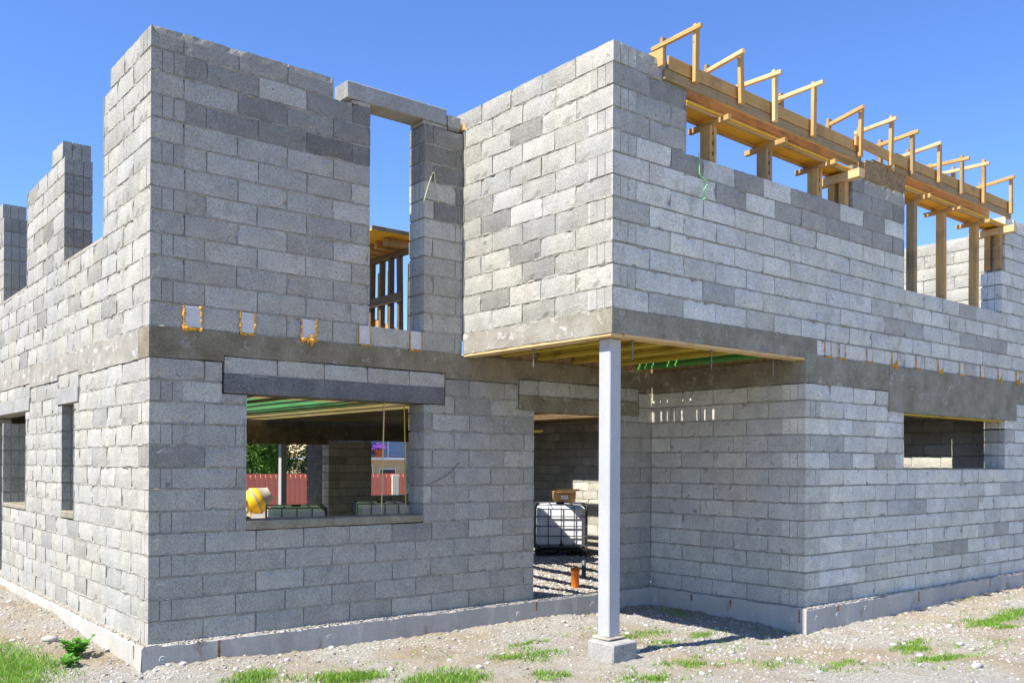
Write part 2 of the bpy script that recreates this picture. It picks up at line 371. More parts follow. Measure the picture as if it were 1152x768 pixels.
def wall(mb, origin, S, T, length, rows, th=.3, opens=(), start=None, end=None, tone=default_tone, bond=None, detail=True, idx0=0, caps=None):
    S = Vector((S[0], S[1], 0)); T = Vector((T[0], T[1], 0)); O = Vector((origin[0], origin[1], 0))
    flip = (S.x * T.y - S.y * T.x) < 0
    P = lambda s, t, z: O + S * s + T * t + Vector((0, 0, z))
    def add(vs, fs, mat, sh):
        mb.mesh(vs, [f[::-1] for f in fs] if flip else fs, mat, sh)
    def bx(s0, s1, t0, t1, z0, z1, mat, sh, j=0.0):
        vs = [P(s + R(-j, j), t + R(-j, j), z + R(-j, j)) for z in (z0, z1) for t in (t0, t1) for s in (s0, s1)]
        add(vs, [(0, 2, 3, 1), (4, 5, 7, 6), (0, 1, 5, 4), (2, 6, 7, 3), (0, 4, 6, 2), (1, 3, 7, 5)], mat, sh)
    for i, (z0, z1) in enumerate(rows):
        k = i + idx0; zm = (z0 + z1) / 2
        a = start(k) if start else 0.0; e = end(k) if end else length
        iv = [(a, e)]
        for (o0, o1, p0, p1) in opens:
            if p0 < zm < p1:
                nv = []
                for (q0, q1) in iv:
                    if o1 <= q0 or o0 >= q1: nv.append((q0, q1)); continue
                    if o0 - q0 > .02: nv.append((q0, o0))
                    if q1 - o1 > .02: nv.append((o1, q1))
                iv = nv
        ph = bond(k) if bond else (0.0 if k % 2 == 0 else .3)
        for (q0, q1) in iv:
            # mortar core and bed joint
            bx(q0 + .012, q1 - .012, .016, th - .016, z0 - .03, z1 - .034, 1, .3)
            if detail:
                qs = 0.0 if (start and .29 < q0 < .31) else q0
                n = max(2, int((q1 - qs) / .034)); rowv = []
                lump = [mn.noise(Vector((qs * 3 + q * .21, k * 3.7, O.x + O.y))) for q in range(n + 1)]
                for kz, dz in enumerate((-.012, .0015, .015)):
                    for q in range(n + 1):
                        ss = qs + .004 + (q1 - qs - .008) * q / n
                        tt = (.0045 - lump[q] * .011 + R(-.0035, .0045)) if kz == 1 else .011 - lump[q] * .006 + R(-.003, .003)
                        rowv.append(P(ss, tt, z0 + dz + R(-.003, .003)))
                fs = []
                for kz in range(2):
                    for q in range(n):
                        v0 = kz * (n + 1) + q; fs.append((v0, v0 + 1, v0 + n + 2, v0 + n + 1))
                add(rowv, fs, 1, .3)
            # blocks
            js = [q0]; x = ph - .5 * math.ceil((ph - q0) / .5) if ph > q0 else ph + .5 * math.floor((q0 - ph) / .5)
            while x < q1 - 1e-6:
                if x > q0 + .085 and x < q1 - .085: js.append(x + R(-.008, .008))
                x += .5
            js.append(q1)
            for b in range(len(js) - 1):
                s0, s1 = js[b], js[b + 1]; sh = max(.13, tone((s0 + s1) / 2, zm, k))
                g = .004
                ex0, ex1 = b == 0, b == len(js) - 2
                zb, zt = z0 + .0105 + R(-.002, .002), z1 - .0075 + R(-.002, .002)
                wide = R(.004, .010) if random.random() < .12 else 0
                c0 = s0 + (.018 if ex0 else g + R(0, .003) + wide); c1 = s1 - (.018 if ex1 else g + R(0, .003))
                tb = R(.0, .004); ts = R(-.0025, .0025); tz = R(-.0025, .0025)
                if detail:
                    nx = max(2, int((c1 - c0) / .065)); nz = 3
                    vs = []
                    for kk in range(nz + 1):
                        for ii in range(nx + 1):
                            fx, fz = ii / nx, kk / nz
                            edge = (ii in (0, nx)) or (kk in (0, nz))
                            t = tb + ts * (fx - .5) * 2 + tz * (fz - .5) * 2 + R(-.0008, .0008) + (R(.001, .006) if edge else 0)
                            if edge and random.random() < (.22 if (ii in (0, nx) and kk in (0, nz)) else .06): t += R(.004, .018)
                            s_ = c0 + (c1 - c0) * fx + (R(-.0025, .0025) if ii in (0, nx) else 0)
                            z_ = zb + (zt - zb) * fz + (R(-.0035, .0025) if kk in (0, nz) else 0)
                            vs.append(P(s_, t, z_))
                    w = nx + 1; fs = []
                    for kk in range(nz):
                        for ii in range(nx):
                            v0 = kk * w + ii; fs.append((v0, v0 + 1, v0 + w + 1, v0 + w))
                    nb = len(vs)
                    vs += [P(c0, th, zb), P(c1, th, zb), P(c1, th, zt), P(c0, th, zt)]
                    tl = nz * w
                    fs.append(tuple(range(tl, tl + w)) + (nb + 2, nb + 3))
                    fs.append(tuple(range(w))[::-1] + (nb, nb + 1))
                    fs.append((nb,) + tuple(kk * w for kk in range(nz + 1)) + (nb + 3,))
                    fs.append((nb + 2,) + tuple(kk * w + nx for kk in range(nz, -1, -1)) + (nb + 1,))
                    fs.append((nb + 1, nb, nb + 3, nb + 2))
                    add(vs, fs, 0, sh)
                else:
                    bx(c0, c1, tb, th, zb, zt, 0, sh, .002)
                # grooved head of a block wherever an end is open
                for ex, sa, sb in ((ex0, s0 + .001, c0), (ex1, c1, s1 - .001)):
                    if ex:
                        if caps and sb == c0 and q0 < .31: sh = max(.13, random.gauss(caps, .02))
                        w3 = (th - .014) / 3
                        for q in range(3):
                            t0 = .0015 + tb * .5 + q * (w3 + .007)
                            o_ = R(-.002, .001)
                            bx(sa + (0 if sa != c1 else 0) - (o_ if sa != c1 else 0), sb + (o_ if sa == c1 else 0), t0, t0 + w3, zb + R(0, .003), zt - R(0, .003), 0, sh * R(.96, 1.04), .0015)

def build_wall(name, parent, mb, label=None):
    return tag(mb.build(name, ['block', 'mortar'], parent, shade=True), label)

# ================================================================== THE HOUSE
house = empty('unfinished_house', (0, 0, 0), 'two-storey grey concrete block house shell still under construction', 'house')

# openings
A_win = (.90, 2.89, LO * 5, 2.60); A_door = (4.454, 5.95, -.1, 2.60)
beamsA = [(.38, .15), (.90, .13), (1.53, .15), (2.155, .125), (2.78, .135)]
A_low_open = [(.66, 3.17, LO * 11, 2.60), A_win, (4.205, 6.255, LO * 11, 2.60), A_door]
front_even0 = lambda k: 0.0 if k % 2 == 0 else .301
def topdark(s, z, i):
    if z > 5.25: return random.gauss(.31, .015)
    if z > 4.62 and random.random() < .78: return random.gauss(.225, .025)
    if z > 4.2 and s > 2.0 and random.random() < .4: return random.gauss(.22, .02)
    r = random.random()
    return random.gauss(.365, .02) if r < .8 else random.gauss(.43, .02)
mb = MB()
wall(mb, (0, 0), (1, 0), (0, 1), 6.80, low_rows, opens=A_low_open, start=front_even0, end=lambda k: 6.488)
# fillers and cut blocks round the two lintels
for (a, b) in ((.66, .90), (2.89, 3.17), (4.205, 4.454), (5.95, 6.255)):
    wall(mb, (a, 0), (1, 0), (0, 1), b - a, [(LO * 11, 2.252)], bond=lambda k: 5)
    if b - a > .27: pass
wall(mb, (.68, 0), (1, 0), (0, 1), 2.48, [(2.432, 2.598)], bond=lambda k: .02, tone=lambda s, z, i: random.gauss(.40, .03))
wall(mb, (4.225, 0), (1, 0), (0, 1), 2.015, [(2.415, 2.598)], bond=lambda k: .3)
build_wall('block_wall', house, mb, 'ground floor front wall with one wide window and a doorway')
mb = MB()
opA = [(2.215, 2.885, 3.03, 5.6)] + [(c - w / 2 - .008, c + w / 2 + .008, 2.7, 3.0) for c, w in beamsA]
wall(mb, (0, 0), (1, 0), (0, 1), 3.396, foam_row + up_rows, opens=opA + [(1.79, 3.40, 5.2, 5.6)], start=lambda k: 0.0 if k % 2 == 1 else .301, idx0=13, tone=topdark)
wall(mb, (3.19, .0), (1, 0), (0, 1), .17, [(ZF + 11 * UP + .04, ZF + 12 * UP - .03)], bond=lambda k: 9)
build_wall('block_wall', house, mb, 'upper front wall with a tall narrow opening under a loose lintel')

# side wall (sunlit), x = 0
sideTone = lambda s, z, i: random.gauss(.36, .018) if random.random() < .85 else random.gauss(.315, .02)
W2 = (2.53, 3.04, LO * 5, 2.60); W1 = (4.90, 6.31, LO * 5, 2.60); W0 = (6.37, 7.35, -.1, 2.60)
mb = MB()
wall(mb, (0, 0), (0, 1), (1, 0), 12.3, low_rows, opens=[(2.33, 3.23, LO * 11, 2.6), W2, (4.66, 7.6, LO * 11, 2.6), W1, W0], start=lambda k: .301 if k % 2 == 0 else 0.0, tone=sideTone, bond=lambda k: .3 if k % 2 == 0 else 0.0)
for (a, b) in ((2.33, 2.53), (3.04, 3.23), (4.66, 4.90), (7.35, 7.6)):
    wall(mb, (0, a), (0, 1), (1, 0), b - a, [(LO * 11, 2.252)], bond=lambda k: 9, tone=sideTone)
for (a, b) in ((2.35, 3.22), (4.67, 7.59)):
    wall(mb, (0, a), (0, 1), (1, 0), b - a, [(2.435, 2.598)], bond=lambda k: .4, tone=sideTone)
build_wall('block_wall', house, mb, 'ground floor side wall in full sun with two narrow windows')
ZS = ZF + 4 * UP
def upSide(s, z, i):
    return random.gauss(.345, .02) if random.random() < .75 else random.gauss(.28, .025)
mb = MB()
opL = [(1.45, 2.98, ZS, 5.6), (1.21, 1.6, ZF + 11 * UP, 5.6), (2.9, 3.06, ZF + 10 * UP, 5.6), (3.56, 5.2, ZF + 10 * UP, 5.6), (2.9, 9, ZF + 11 * UP, 5.6), (4.88, 6.34, ZS, 5.6), (6.3, 6.42, ZF + 10 * UP, 5.6), (7.0, 9, ZF + 10 * UP, 5.6), (7.9, 12.4, ZF + 7 * UP, 5.6)]
wall(mb, (0, 0), (0, 1), (1, 0), 12.3, foam_row + up_rows, opens=opL, start=lambda k: .301 if k % 2 == 1 else 0.0, idx0=13, tone=upSide, bond=lambda k: .3 if k % 2 == 1 else 0.0)
build_wall('block_wall', house, mb, 'upper side wall rising in stepped piers with gaps')

# projecting box over the porch, its sunlit face, x = 3.4
def boxTone(s, z, i):
    r = random.random()
    return random.gauss(.375, .022) if r < .6 else (random.gauss(.315, .02) if r < .83 else random.gauss(.245, .02))
mb = MB()
wall(mb, (U1, -V1), (0, 1), (1, 0), V1 + .3, b_rows, start=lambda k: .301 if k % 2 == 0 else 0.0, tone=boxTone, bond=lambda k: .30 if k % 2 == 0 else .5, caps=.50)
build_wall('block_wall', house, mb, 'bright sunlit face of the projecting upper storey')
# upper facade y = -V1; block albedo raised to brighten this shaded face
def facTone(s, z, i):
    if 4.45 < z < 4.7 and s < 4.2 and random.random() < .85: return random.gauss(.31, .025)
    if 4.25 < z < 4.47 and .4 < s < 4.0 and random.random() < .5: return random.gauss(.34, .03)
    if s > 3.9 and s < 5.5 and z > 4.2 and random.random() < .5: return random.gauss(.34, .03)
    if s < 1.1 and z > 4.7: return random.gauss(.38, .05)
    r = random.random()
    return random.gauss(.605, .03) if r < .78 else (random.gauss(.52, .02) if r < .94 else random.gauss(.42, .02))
Z1 = BZ + 8 * BUP; Z2 = BZ + 4 * BUP
opB = [(4.43 - U1, 7.45 - U1, Z1, 5.6), (7.45 - U1, 8.68 - U1, BZ + 10 * BUP, 5.6), (8.68 - U1, 11.5 - U1, Z2, 5.6), (11.49 - U1, 11.62 - U1, BZ + 7.4 * BUP, 5.6), (11.5 - U1, 13.5 - U1, BZ + 11 * BUP, 5.6)]
mb = MB()
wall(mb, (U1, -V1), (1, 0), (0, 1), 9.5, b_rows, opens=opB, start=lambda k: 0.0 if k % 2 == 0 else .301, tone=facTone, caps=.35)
beamsF = [6.93, 7.23, 7.84, 8.43, 9.04, 9.64, 10.25, 10.88, 11.45, 12.06]
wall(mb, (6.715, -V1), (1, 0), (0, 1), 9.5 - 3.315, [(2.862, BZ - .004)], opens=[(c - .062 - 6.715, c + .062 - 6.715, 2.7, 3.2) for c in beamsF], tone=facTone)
build_wall('block_wall', house, mb, 'upper facade above the porch with two wide window openings')
# lower facade
F_win = (8.68 - U2, 11.63 - U2, LO * 8, 2.9)
mb = MB()
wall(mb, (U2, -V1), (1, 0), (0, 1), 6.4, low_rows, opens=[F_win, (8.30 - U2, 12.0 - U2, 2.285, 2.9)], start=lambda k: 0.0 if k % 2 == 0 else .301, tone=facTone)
for (a, b) in ((8.30, 8.68), (11.63, 12.0)):
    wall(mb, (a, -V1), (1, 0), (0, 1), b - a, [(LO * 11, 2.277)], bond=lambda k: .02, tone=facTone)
build_wall('block_wall', house, mb, 'ground floor facade with one low wide window')
# porch side wall x = 6.49, block albedo raised against its shade
mb = MB()
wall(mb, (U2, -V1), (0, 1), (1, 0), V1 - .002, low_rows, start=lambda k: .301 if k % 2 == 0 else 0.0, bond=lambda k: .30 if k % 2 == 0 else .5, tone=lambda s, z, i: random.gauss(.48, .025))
build_wall('block_wall', house, mb, 'shaded porch wall between doorway and outer corner')
# end wall, inner face at XE, both storeys
mb = MB()
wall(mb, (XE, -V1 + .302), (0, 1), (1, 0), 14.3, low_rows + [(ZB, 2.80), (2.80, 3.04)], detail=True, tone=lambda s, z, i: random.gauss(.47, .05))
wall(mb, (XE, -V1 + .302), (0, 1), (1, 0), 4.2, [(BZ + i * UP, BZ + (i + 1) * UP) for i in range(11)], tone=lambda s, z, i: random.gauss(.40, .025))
build_wall('block_wall', house, mb, 'far end wall seen through the openings')
# added unseen partition along y=0 to keep the facade room dark, rear walls
mb = MB()
wall(mb, (6.80, 0), (1, 0), (0, 1), XE - 6.802, low_rows, detail=False)
build_wall('block_wall', house, mb)
mb = MB()
wall(mb, (8.11, 12), (1, 0), (0, 1), XE - 8.112, low_rows[:11], opens=[(9.31 - 8.11, 10.52 - 8.11, LO * 4, 2.3)], tone=lambda s, z, i: random.gauss(.52, .05))
build_wall('block_wall', house, mb, 'rear wall with a window onto the yard'); mb = MB()
wall(mb, (8.11, 12.302), (0, 1), (1, 0), .87, low_rows, detail=False, tone=lambda s, z, i: .15)  # blocks darkened in colour to stand for shade on this return
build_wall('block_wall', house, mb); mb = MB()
wall(mb, (3.9, 12.302), (0, 1), (1, 0), 3.0, low_rows, detail=False, tone=dark_tone)  # added unseen wall, blocks low sky light at the rear veranda
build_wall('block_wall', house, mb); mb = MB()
wall(mb, (0.302, 12.0), (1, 0), (0, 1), 3.2, low_rows[:11], detail=False)
build_wall('block_wall', house, mb)
# ring beams
def grid_slab(mb, s0, s1, z0, z1, y, depth, mat=0, along='x', sgn=1, wav=.006):
    """cast face with a little waviness; outer face at y (or x), thickness inward"""
    n = max(2, int((s1 - s0) / .12)); k = 3; vs = []
    def pt(s, t, z): return (s, y + sgn * t, z) if along == 'x' else (y + sgn * t, s, z)
    for b in range(k + 1):
        for a in range(n + 1):
            s = s0 + (s1 - s0) * a / n; z = z0 + (z1 - z0) * b / k
            vs.append(pt(s, R(0, wav) if 0 < a < n else 0.0, z + (R(-wav, wav) if (b in (0, k) and 0 < a < n) else 0)))
    w = n + 1; fs = []
    for b in range(k):
        for a in range(n): v = b * w + a; fs.append((v, v + 1, v + w + 1, v + w))
    nb = len(vs); vs += [pt(s0, depth, z0), pt(s1, depth, z0), pt(s1, depth, z1), pt(s0, depth, z1)]
    tl = k * w
    fs += [tuple(range(tl, tl + w)) + (nb + 2, nb + 3), tuple(range(w))[::-1] + (nb, nb + 1), (nb,) + tuple(b * w for b in range(k + 1)) + (nb + 3,), (nb + 2,) + tuple(b * w + n for b in range(k, -1, -1)) + (nb + 1,), (nb + 1, nb, nb + 3, nb + 2)]
    if along != 'x': fs = [f[::-1] for f in fs]
    mb.mesh(vs, fs, mat)
mb = MB()
grid_slab(mb, -.004, .672, ZB, ZBT, -.004, .3)
grid_slab(mb, .672, 3.168, 2.600, ZBT, -.003, .3)
grid_slab(mb, 3.168, 4.215, ZB, ZBT, -.004, .3)
grid_slab(mb, 4.215, 6.25, 2.600, ZBT, -.003, .3)
grid_slab(mb, 6.25, 6.49, ZB, ZBT, -.004, .3)
mb.build('ring_beam', 'beam', house)
mb = MB(); 
for (a, b, z) in ((.30, 2.342, ZB), (2.342, 3.225, 2.6), (3.225, 4.665, ZB), (4.665, 7.595, 2.6), (7.595, 12.3, ZB)):
    grid_slab(mb, a, b, z, ZBT, -.004, .3, along='y')
mb.build('ring_beam', 'slab_edge', house)
mb = MB()
grid_slab(mb, U2 - .003, 8.30, ZB, 2.858, -V1 - .004, .3)
mb.build('ring_beam', 'beam_grey', house); mb = MB()
grid_slab(mb, 12.0, 12.9, ZB, 2.858, -V1 - .004, .3)
mb.build('ring_beam', 'beam_grey', house)
mb = MB(); grid_slab(mb, 8.30, 12.0, 2.283, 2.858, -V1 - .012, .31)
mb.build('deep_lintel_beam', 'beam_grey', house, False)
mb = MB(); grid_slab(mb, -V1 + .30, -.002, ZB, ZBT, U2 - .003, .3, along='y')
mb.build('ring_beam', 'beam', house)
mb = MB()
mb.box(.302, 8.109, 12.0, 12.3, 2.04, 3.02, 0); mb.build('ring_beam', 'beam', house); mb = MB(); mb.box(8.1095, XE, 12.001, 12.3, 2.155, 3.02, 0)
mb.build('ring_beam', 'beam', house); mb = MB(); mb.box(6.80, XE, .0, .3, ZB, 2.76, 0, bev=.01)
mb.build('ring_beam', 'beam', house)  # beam on the added inner partition
mb = MB(); mb.bar((8.72, -V1 + .10, 2.270), (11.6, -V1 + .10, 2.270), .17, .02, 0); mb.build('formwork_strip', 'joist_x', house)

mb = MB(); mb.box(6.35, 8.60, 12.31, 15.0, 2.62, 2.80, 0, bev=.01); mb.build('veranda_shade_slab', 'beam', house)  # unseen roof piece, added and sized to shade the rear return wall
# lintels
def lintel(x0, x1, y0, y1, z0, z1, mat, label=None):
    mb = MB(); mb.box(x0, x1, y0, y1, z0, z1, 0, bev=.008, j=.003)
    return tag(mb.build('lintel', mat, house), label)
lintel(.678, 3.16, -.012, .29, 2.256, 2.43, 'lintel_dark', 'dark porous window lintel')
lintel(4.222, 6.238, -.010, .29, 2.235, 2.412, 'beam', 'doorway lintel')
lintel(1.945, 3.18, .004, .27, ZF + 11 * UP + .045, ZF + 12 * UP + .02, 'lintel_pale', 'loose lintel laid over the tall upper opening')
lintel(-.010, .28, 2.345, 3.215, 2.256, 2.432, 'lintel_pale'); lintel(-.010, .28, 4.675, 7.585, 2.256, 2.432, 'lintel_pale')
mb = MB(); mb.box(2.0, 2.215, .01, .27, ZF + 11 * UP - .002, ZF + 11 * UP + .04, 0, j=.008); mb.build('mortar_bed', 'ledge', house); mb = MB(); mb.box(2.875, 3.18, .01, .27, ZF + 11 * UP - .002, ZF + 11 * UP + .038, 0, j=.006)
mb.build('mortar_bed', 'ledge', house)
# sills
def sill(x0, x1, y0, y1, z0, z1):
    mb = MB(); mb.box(x0, x1, y0, y1, z0, z1, 0, bev=.01, j=.004); return mb.build('window_sill', 'beam_grey', house)
sill(.903, 2.887, -.006, .30, LO * 5 + .002, 1.062); sill(-.006, .3, 2.533, 3.037, LO * 5 + .002, 1.055); sill(-.006, .3, 4.903, 6.307, LO * 5 + .002, 1.03)
sill(8.683, 11.627, -V1 + .004, -V1 + .3, LO * 8 - .012, LO * 8 + .012)
mb = MB(); mb.box(.004, .296, 1.452, 2.978, ZS - .012, ZS + .022, 0, j=.004); mb.build('mortar_cap', 'ledge', house); mb = MB(); mb.box(.004, .296, 4.885, 6.335, ZS - .012, ZS + .022, 0, j=.004)
mb.build('mortar_cap', 'ledge', house)

# porch slab edge and its formwork
mb = MB()
grid_slab(mb, -V1 + .0, -.006, 2.822, BZ - .003, U1 - .004, .26, along='y')
mb.build('slab_edge', 'slab_edge', house, False)
mb = MB(); grid_slab(mb, U1 - .004, 6.712, 2.824, BZ - .003, -V1 - .004, .26)
mb.build('slab_edge', 'beam_grey', house)
mb = MB()
mb.bar((U1 + .085, -V1 + .02, 2.806), (U1 + .085, -.01, 2.806), .16, .028, 0); mb.build('edge_plank', 'fresh_y', house)
mb = MB()
mb.bar((U1 + .17, -V1 + .085, 2.808), (6.60, -V1 + .085, 2.808), .16, .028, 0); mb.build('edge_plank', 'fresh_x', house)

# floor joists (timber I-sections) running front to back
def joist(x, y0, y1, mat='joist_y', zb=2.80):
    mb = MB(); h = .2
    mb.bar((x, y0, zb + .02), (x, y1, zb + .02), .08, .04, 0); mb.bar((x, y0, zb + h - .02), (x, y1, zb + h - .02), .08, .04, 0)
    mb.bar((x, y0 + .002, zb + h / 2), (x, y1 - .002, zb + h / 2), .032, h - .078, 0, bev=.001)
    return mb.build('floor_joist', mat, house)
jx = [.38, .90, 1.53, 2.155, 2.78]
while jx[-1] < 11.9: jx.append(jx[-1] + .612)
for i, x in enumerate(jx):
    joist(x, .31 if x < U2 else -V1 + .32, 11.97, 'dark_y', zb=2.62)  # indoor joists coloured dark so their sunlit sides read as shaded
for x in (3.98, 4.55, 5.12, 5.69): joist(x, -V1 + .27, .02, zb=2.84)
tag(joist(6.24, -V1 + .27, -.02, 'green_joist', zb=2.835), 'green painted joist')
# deck boards between joists; bays left open let the sun through
def in_open(x, y):
    if 3.3 < x < 8.3 and .3 < y < 3.3: return True
    if 6.4 < x < 8.8 and 3.0 < y < 6.0: return True
    if 9.3 < x < 11.8 and -1.15 < y < -.3: return True
    if 9.4 < x < 11.3 and 5.7 < y < 7.7: return True
    return False
dy = MB(); dg = MB()
edges = [.31] + jx + [XE + .004]
for a, b in zip(edges[:-1], edges[1:]):
    if a > 6.2: break
    y = .31 if a < U2 - .2 else -V1 + .31
    A0 = a
    while y < 11.95:
        a = max(A0, U2 + .302) if (y < .3 and A0 > U2 - .2) else A0
        y1 = min(y + .82, 11.97)
        xm, ym = (a + b) / 2, (y + y1) / 2
        if not in_open(xm, ym):
            t = dg if (5.2 < ym < 9.0 and xm < 5.4) or (xm < 2.6 and 3.4 < ym < 8) else dy
            t.box(a + .0005, b - .0005, y + .0005, y1 - .0005, 2.594, 2.612, 0)
        elif 11.3 < a < 11.5 and ym < 0: dy.box(11.72, b - .004, y + .006, y1 - .006, 2.594, 2.612, 0)
        y = y1
do = MB()
for a, b in zip(edges[:-1], edges[1:]):
    if a <= 6.2: continue
    y = .31 if a < U2 - .2 else -V1 + .31
    A0 = a
    while y < 11.95:
        a = max(A0, U2 + .302) if (y < .3 and A0 > U2 - .2) else A0
        y1 = min(y + .82, 11.97)
        xm, ym = (a + b) / 2, (y + y1) / 2
        if not in_open(xm, ym):
            t = do
            t.box(a + .0005, b - .0005, y + .0005, y1 - .0005, 2.594, 2.612, 0)
        elif 11.3 < a < 11.5 and ym < 0: do.box(11.72, b - .004, y + .006, y1 - .006, 2.594, 2.612, 0)
        y = y1
do.build('deck_boards', 'old_ply', house)
for x in (2.7,):
    mb = MB(); mb.bar((x, .32, 2.56), (x, 11.96, 2.56), .09, .06, 0); mb.build('ledger_beam', 'grey_y', house)
mb = MB(); mb.box(U1 + .27, U2 + .30, .03, .23, 2.818, 3.04, 0); mb.build('edge_blocking', 'osb', house)
mb = MB(); mb.box(U2 + .02, U2 + .28, -V1 + .3, .028, 2.818, 3.05, 0); mb.build('edge_blocking', 'osb', house)
for x in (1.4, 3.5, 4.9):
    y0_ = 3.4 if 3.3 < x < 8.3 else .32
    mb = MB(); mb.bar((x, y0_, 2.578), (x, 11.96, 2.578), .05, .030, 0); mb.build('ceiling_batten', 'grey_y', house)
dy.build('deck_boards', 'deck_yellow', house); dg.build('deck_sheets', 'deck_green', house)
# porch deck with two rows of narrow gaps next to the wall
mb = MB()
pe = [U1 + .27, 3.98, 4.55, 5.12, 5.69, 5.838]
for a, b in zip(pe[:-1], pe[1:]): mb.box(a + .003, b - .003, -V1 + .27, .0, 3.042, 3.058, 0)
mb.box(5.942, 6.018, -V1 + .27, .0, 3.042, 3.058, 0); mb.box(6.172, 6.47, -V1 + .27, .0, 3.042, 3.058, 0)
for x0, x9, ylim in ((5.838, 5.942, -1.2), (6.018, 6.172, -.78)):
    y = -V1 + .27; k = 0
    while y < -.02:
        yy = min(y + R(.10, .14), 0); 
        if ylim < y and random.random() < .8: mb.box(x0 + .002, x9 - .002, y, yy - R(.008, .03), 3.042, 3.058, 0)
        else: mb.box(x0 + .002, x9 - .002, y, yy - .0005, 3.042, 3.058, 0)
        y = yy
mb.build('porch_deck', 'old_ply', house, False)

# beam ends with orange foam round them
def beam_end(c, w, z0, z1, y, foam, drip):
    mb = MB(); mb.box(c - w / 2, c + w / 2, y - .006, y + .2, z0 + .012, z1, 0, bev=.004, j=.002)
    o = mb.build('beam_end', 'beam_end', house)
    mb = MB()
    def blob_line(p0, p1, r):
        n = max(4, int((Vector(p1) - Vector(p0)).length / .009)); pts = []; rs = []; ph = R(0, 50)
        for i in range(n + 1):
            p = Vector(p0).lerp(Vector(p1), i / n) + Vector((R(-.005, .005), R(-.003, .003), R(-.004, .004))); pts.append(p); rs.append(max(.3, .85 + 1.1 * mn.noise(Vector((ph + i * .17, 0, 0))) + R(-.05, .05)) * r)
        n0 = len(mb.v); mb.tube(pts, rs, 7)
        mb.v[n0:] = [(a + R(-.0025, .0025), b + R(-.002, .002), c + R(-.0025, .0025)) for a, b, c in mb.v[n0:]]
    yy = y - .004
    r = .0062 * foam
    blob_line((c - w / 2 - .004, yy, z0 + .005), (c - w / 2 - .004, yy, z1), r); blob_line((c + w / 2 + .004, yy, z0 + .005), (c + w / 2 + .004, yy, z1), r)
    blob_line((c - w / 2 - .008, yy, z0), (c + w / 2 + .008, yy, z0), r * (1.2 + drip))
    if drip > .8:
        blob_line((c + w * .2, yy - .004, z0 - .05), (c + w * .25, yy - .004, z0 + .06), r * 1.3); blob_line((c - w * .1, yy - .005, z0 - .025), (c - w * .1, yy - .004, z0 + .03), r * 1.2)
    mb.build('foam_seal', 'foam', o)
for (c, w), fo, dr in zip(beamsA, (1.9, 1.2, 1.7, .7, .9), (.6, .1, 1, 0, .1)): beam_end(c, w, 2.815, 3.018, -.002, fo, dr)
for c, fo, dr in zip(beamsF, (1.2, 1.3, .7, 1.6, .7, 1.0, .9, .7, 1.0, 1.6), (.3, .2, .2, 1, .5, .9, .6, .5, 1, 1)): beam_end(c, .115, 2.862, 3.035, -V1 - .002, fo, dr)

# threaded rods hanging from the slab edge
for (x, y) in ((3.50, -1.10), (3.52, -2.05), (3.78, -2.22), (4.98, -2.20), (6.08, -2.18), (3.55, -.12)):
    mb = MB(); mb.tube([(x, y, 2.79), (x, y, 2.60)], .0065, 8); mb.tube([(x, y, 2.775), (x, y, 2.79)], .016, 6)
    mb.build('threaded_rod', 'rod', house)

# foundation
def found(name, mats, s0, s1, y, along, sgn=1, label=None):
    mb = MB(); n = int((s1 - s0) / .1) + 1
    d = .07
    def pt(s, t, z): return (s, y + sgn * t, z) if along == 'x' else (y + sgn * t, s, z)
    vs = []; rows = [(-.7, 0.0), (-.015, 0.0), (.0, .014), (.010, d + .02), (-.05, .36), (-.7, .36)]
    for z, t in rows:
        for a in range(n + 1):
            s = s0 + (s1 - s0) * a / n
            zz = z + (R(-.009, .009) if -.02 < z < .01 and 0 < a < n else 0); vs.append(pt(s, t + (R(-.004, .004) if -.02 < z < .01 and 0 < a < n else 0), zz))
    w = n + 1; fs = []; ms = []
    for b in range(len(rows) - 1):
        for a in range(n): v = b * w + a; fs.append((v, v + 1, v + w + 1, v + w)); ms.append(1 if b == 2 else 0)
    fs.append(tuple(b * w for b in range(len(rows)))); fs.append(tuple(b * w + n for b in range(len(rows)))[::-1]); ms += [0, 0]
    if along != 'x': fs = [f[::-1] for f in fs]
    i = len(mb.v); mb.v += vs
    for f, m in zip(fs, ms): mb.f.append(tuple(i + k for k in f)); mb.m.append(m); mb.sh.append(.3)
    return tag(mb.build(name, mats, house), label)
found('foundation', ['foundation', 'ledge'], -.07, U2 - .07, -.06, 'x')
found('foundation', ['foundation', 'ledge'], -.0596, 12.4, -.07, 'y')
found('foundation', ['foundation', 'ledge'], U2 - .066, 12.95, -V1 - .066, 'x')
found('foundation', ['foundation', 'ledge'], -V1 - .062, -.06, U2 - .066 - .004, 'y')
for b_ in ((XE - .07, XE + .37, -V1 + .31, 12.4), (.3, 3.6, 11.93, 12.36), (8.0, XE - .07, 11.93, 12.36), (6.78, XE - .07, -.06, .36)):
    fh = MB(); fh.box(*b_, -.6, -.004, 0); fh.build('foundation', 'foundation', house)
def ring(c, ax, name='tie_plug'):
    mb = MB(); a = Vector(ax); c = Vector(c)
    t1 = Vector((0, 0, 1)); t0 = t1.cross(a)
    pts = [c + t0 * (.028 * math.cos(q * math.pi / 8)) + t1 * (.028 * math.sin(q * math.pi / 8)) for q in range(17)]
    mb.tube(pts, .0042, 6); mb.lathe(c - a * .004, [(.012, 0), (.012, .008)], 10, 0, a); mb.build(name, 'tie', house)
for x, z in ((.11, -.125), (1.74, -.12), (4.17, -.13), (5.36, -.13)): ring((x, -.062, z), (0, -1, 0))
for y, z in ((.36, -.16), (-1.67, -.15), (-2.21, -.13)): ring((U2 - .072, y - .5 if y > 0 else y, z), (-1, 0, 0))
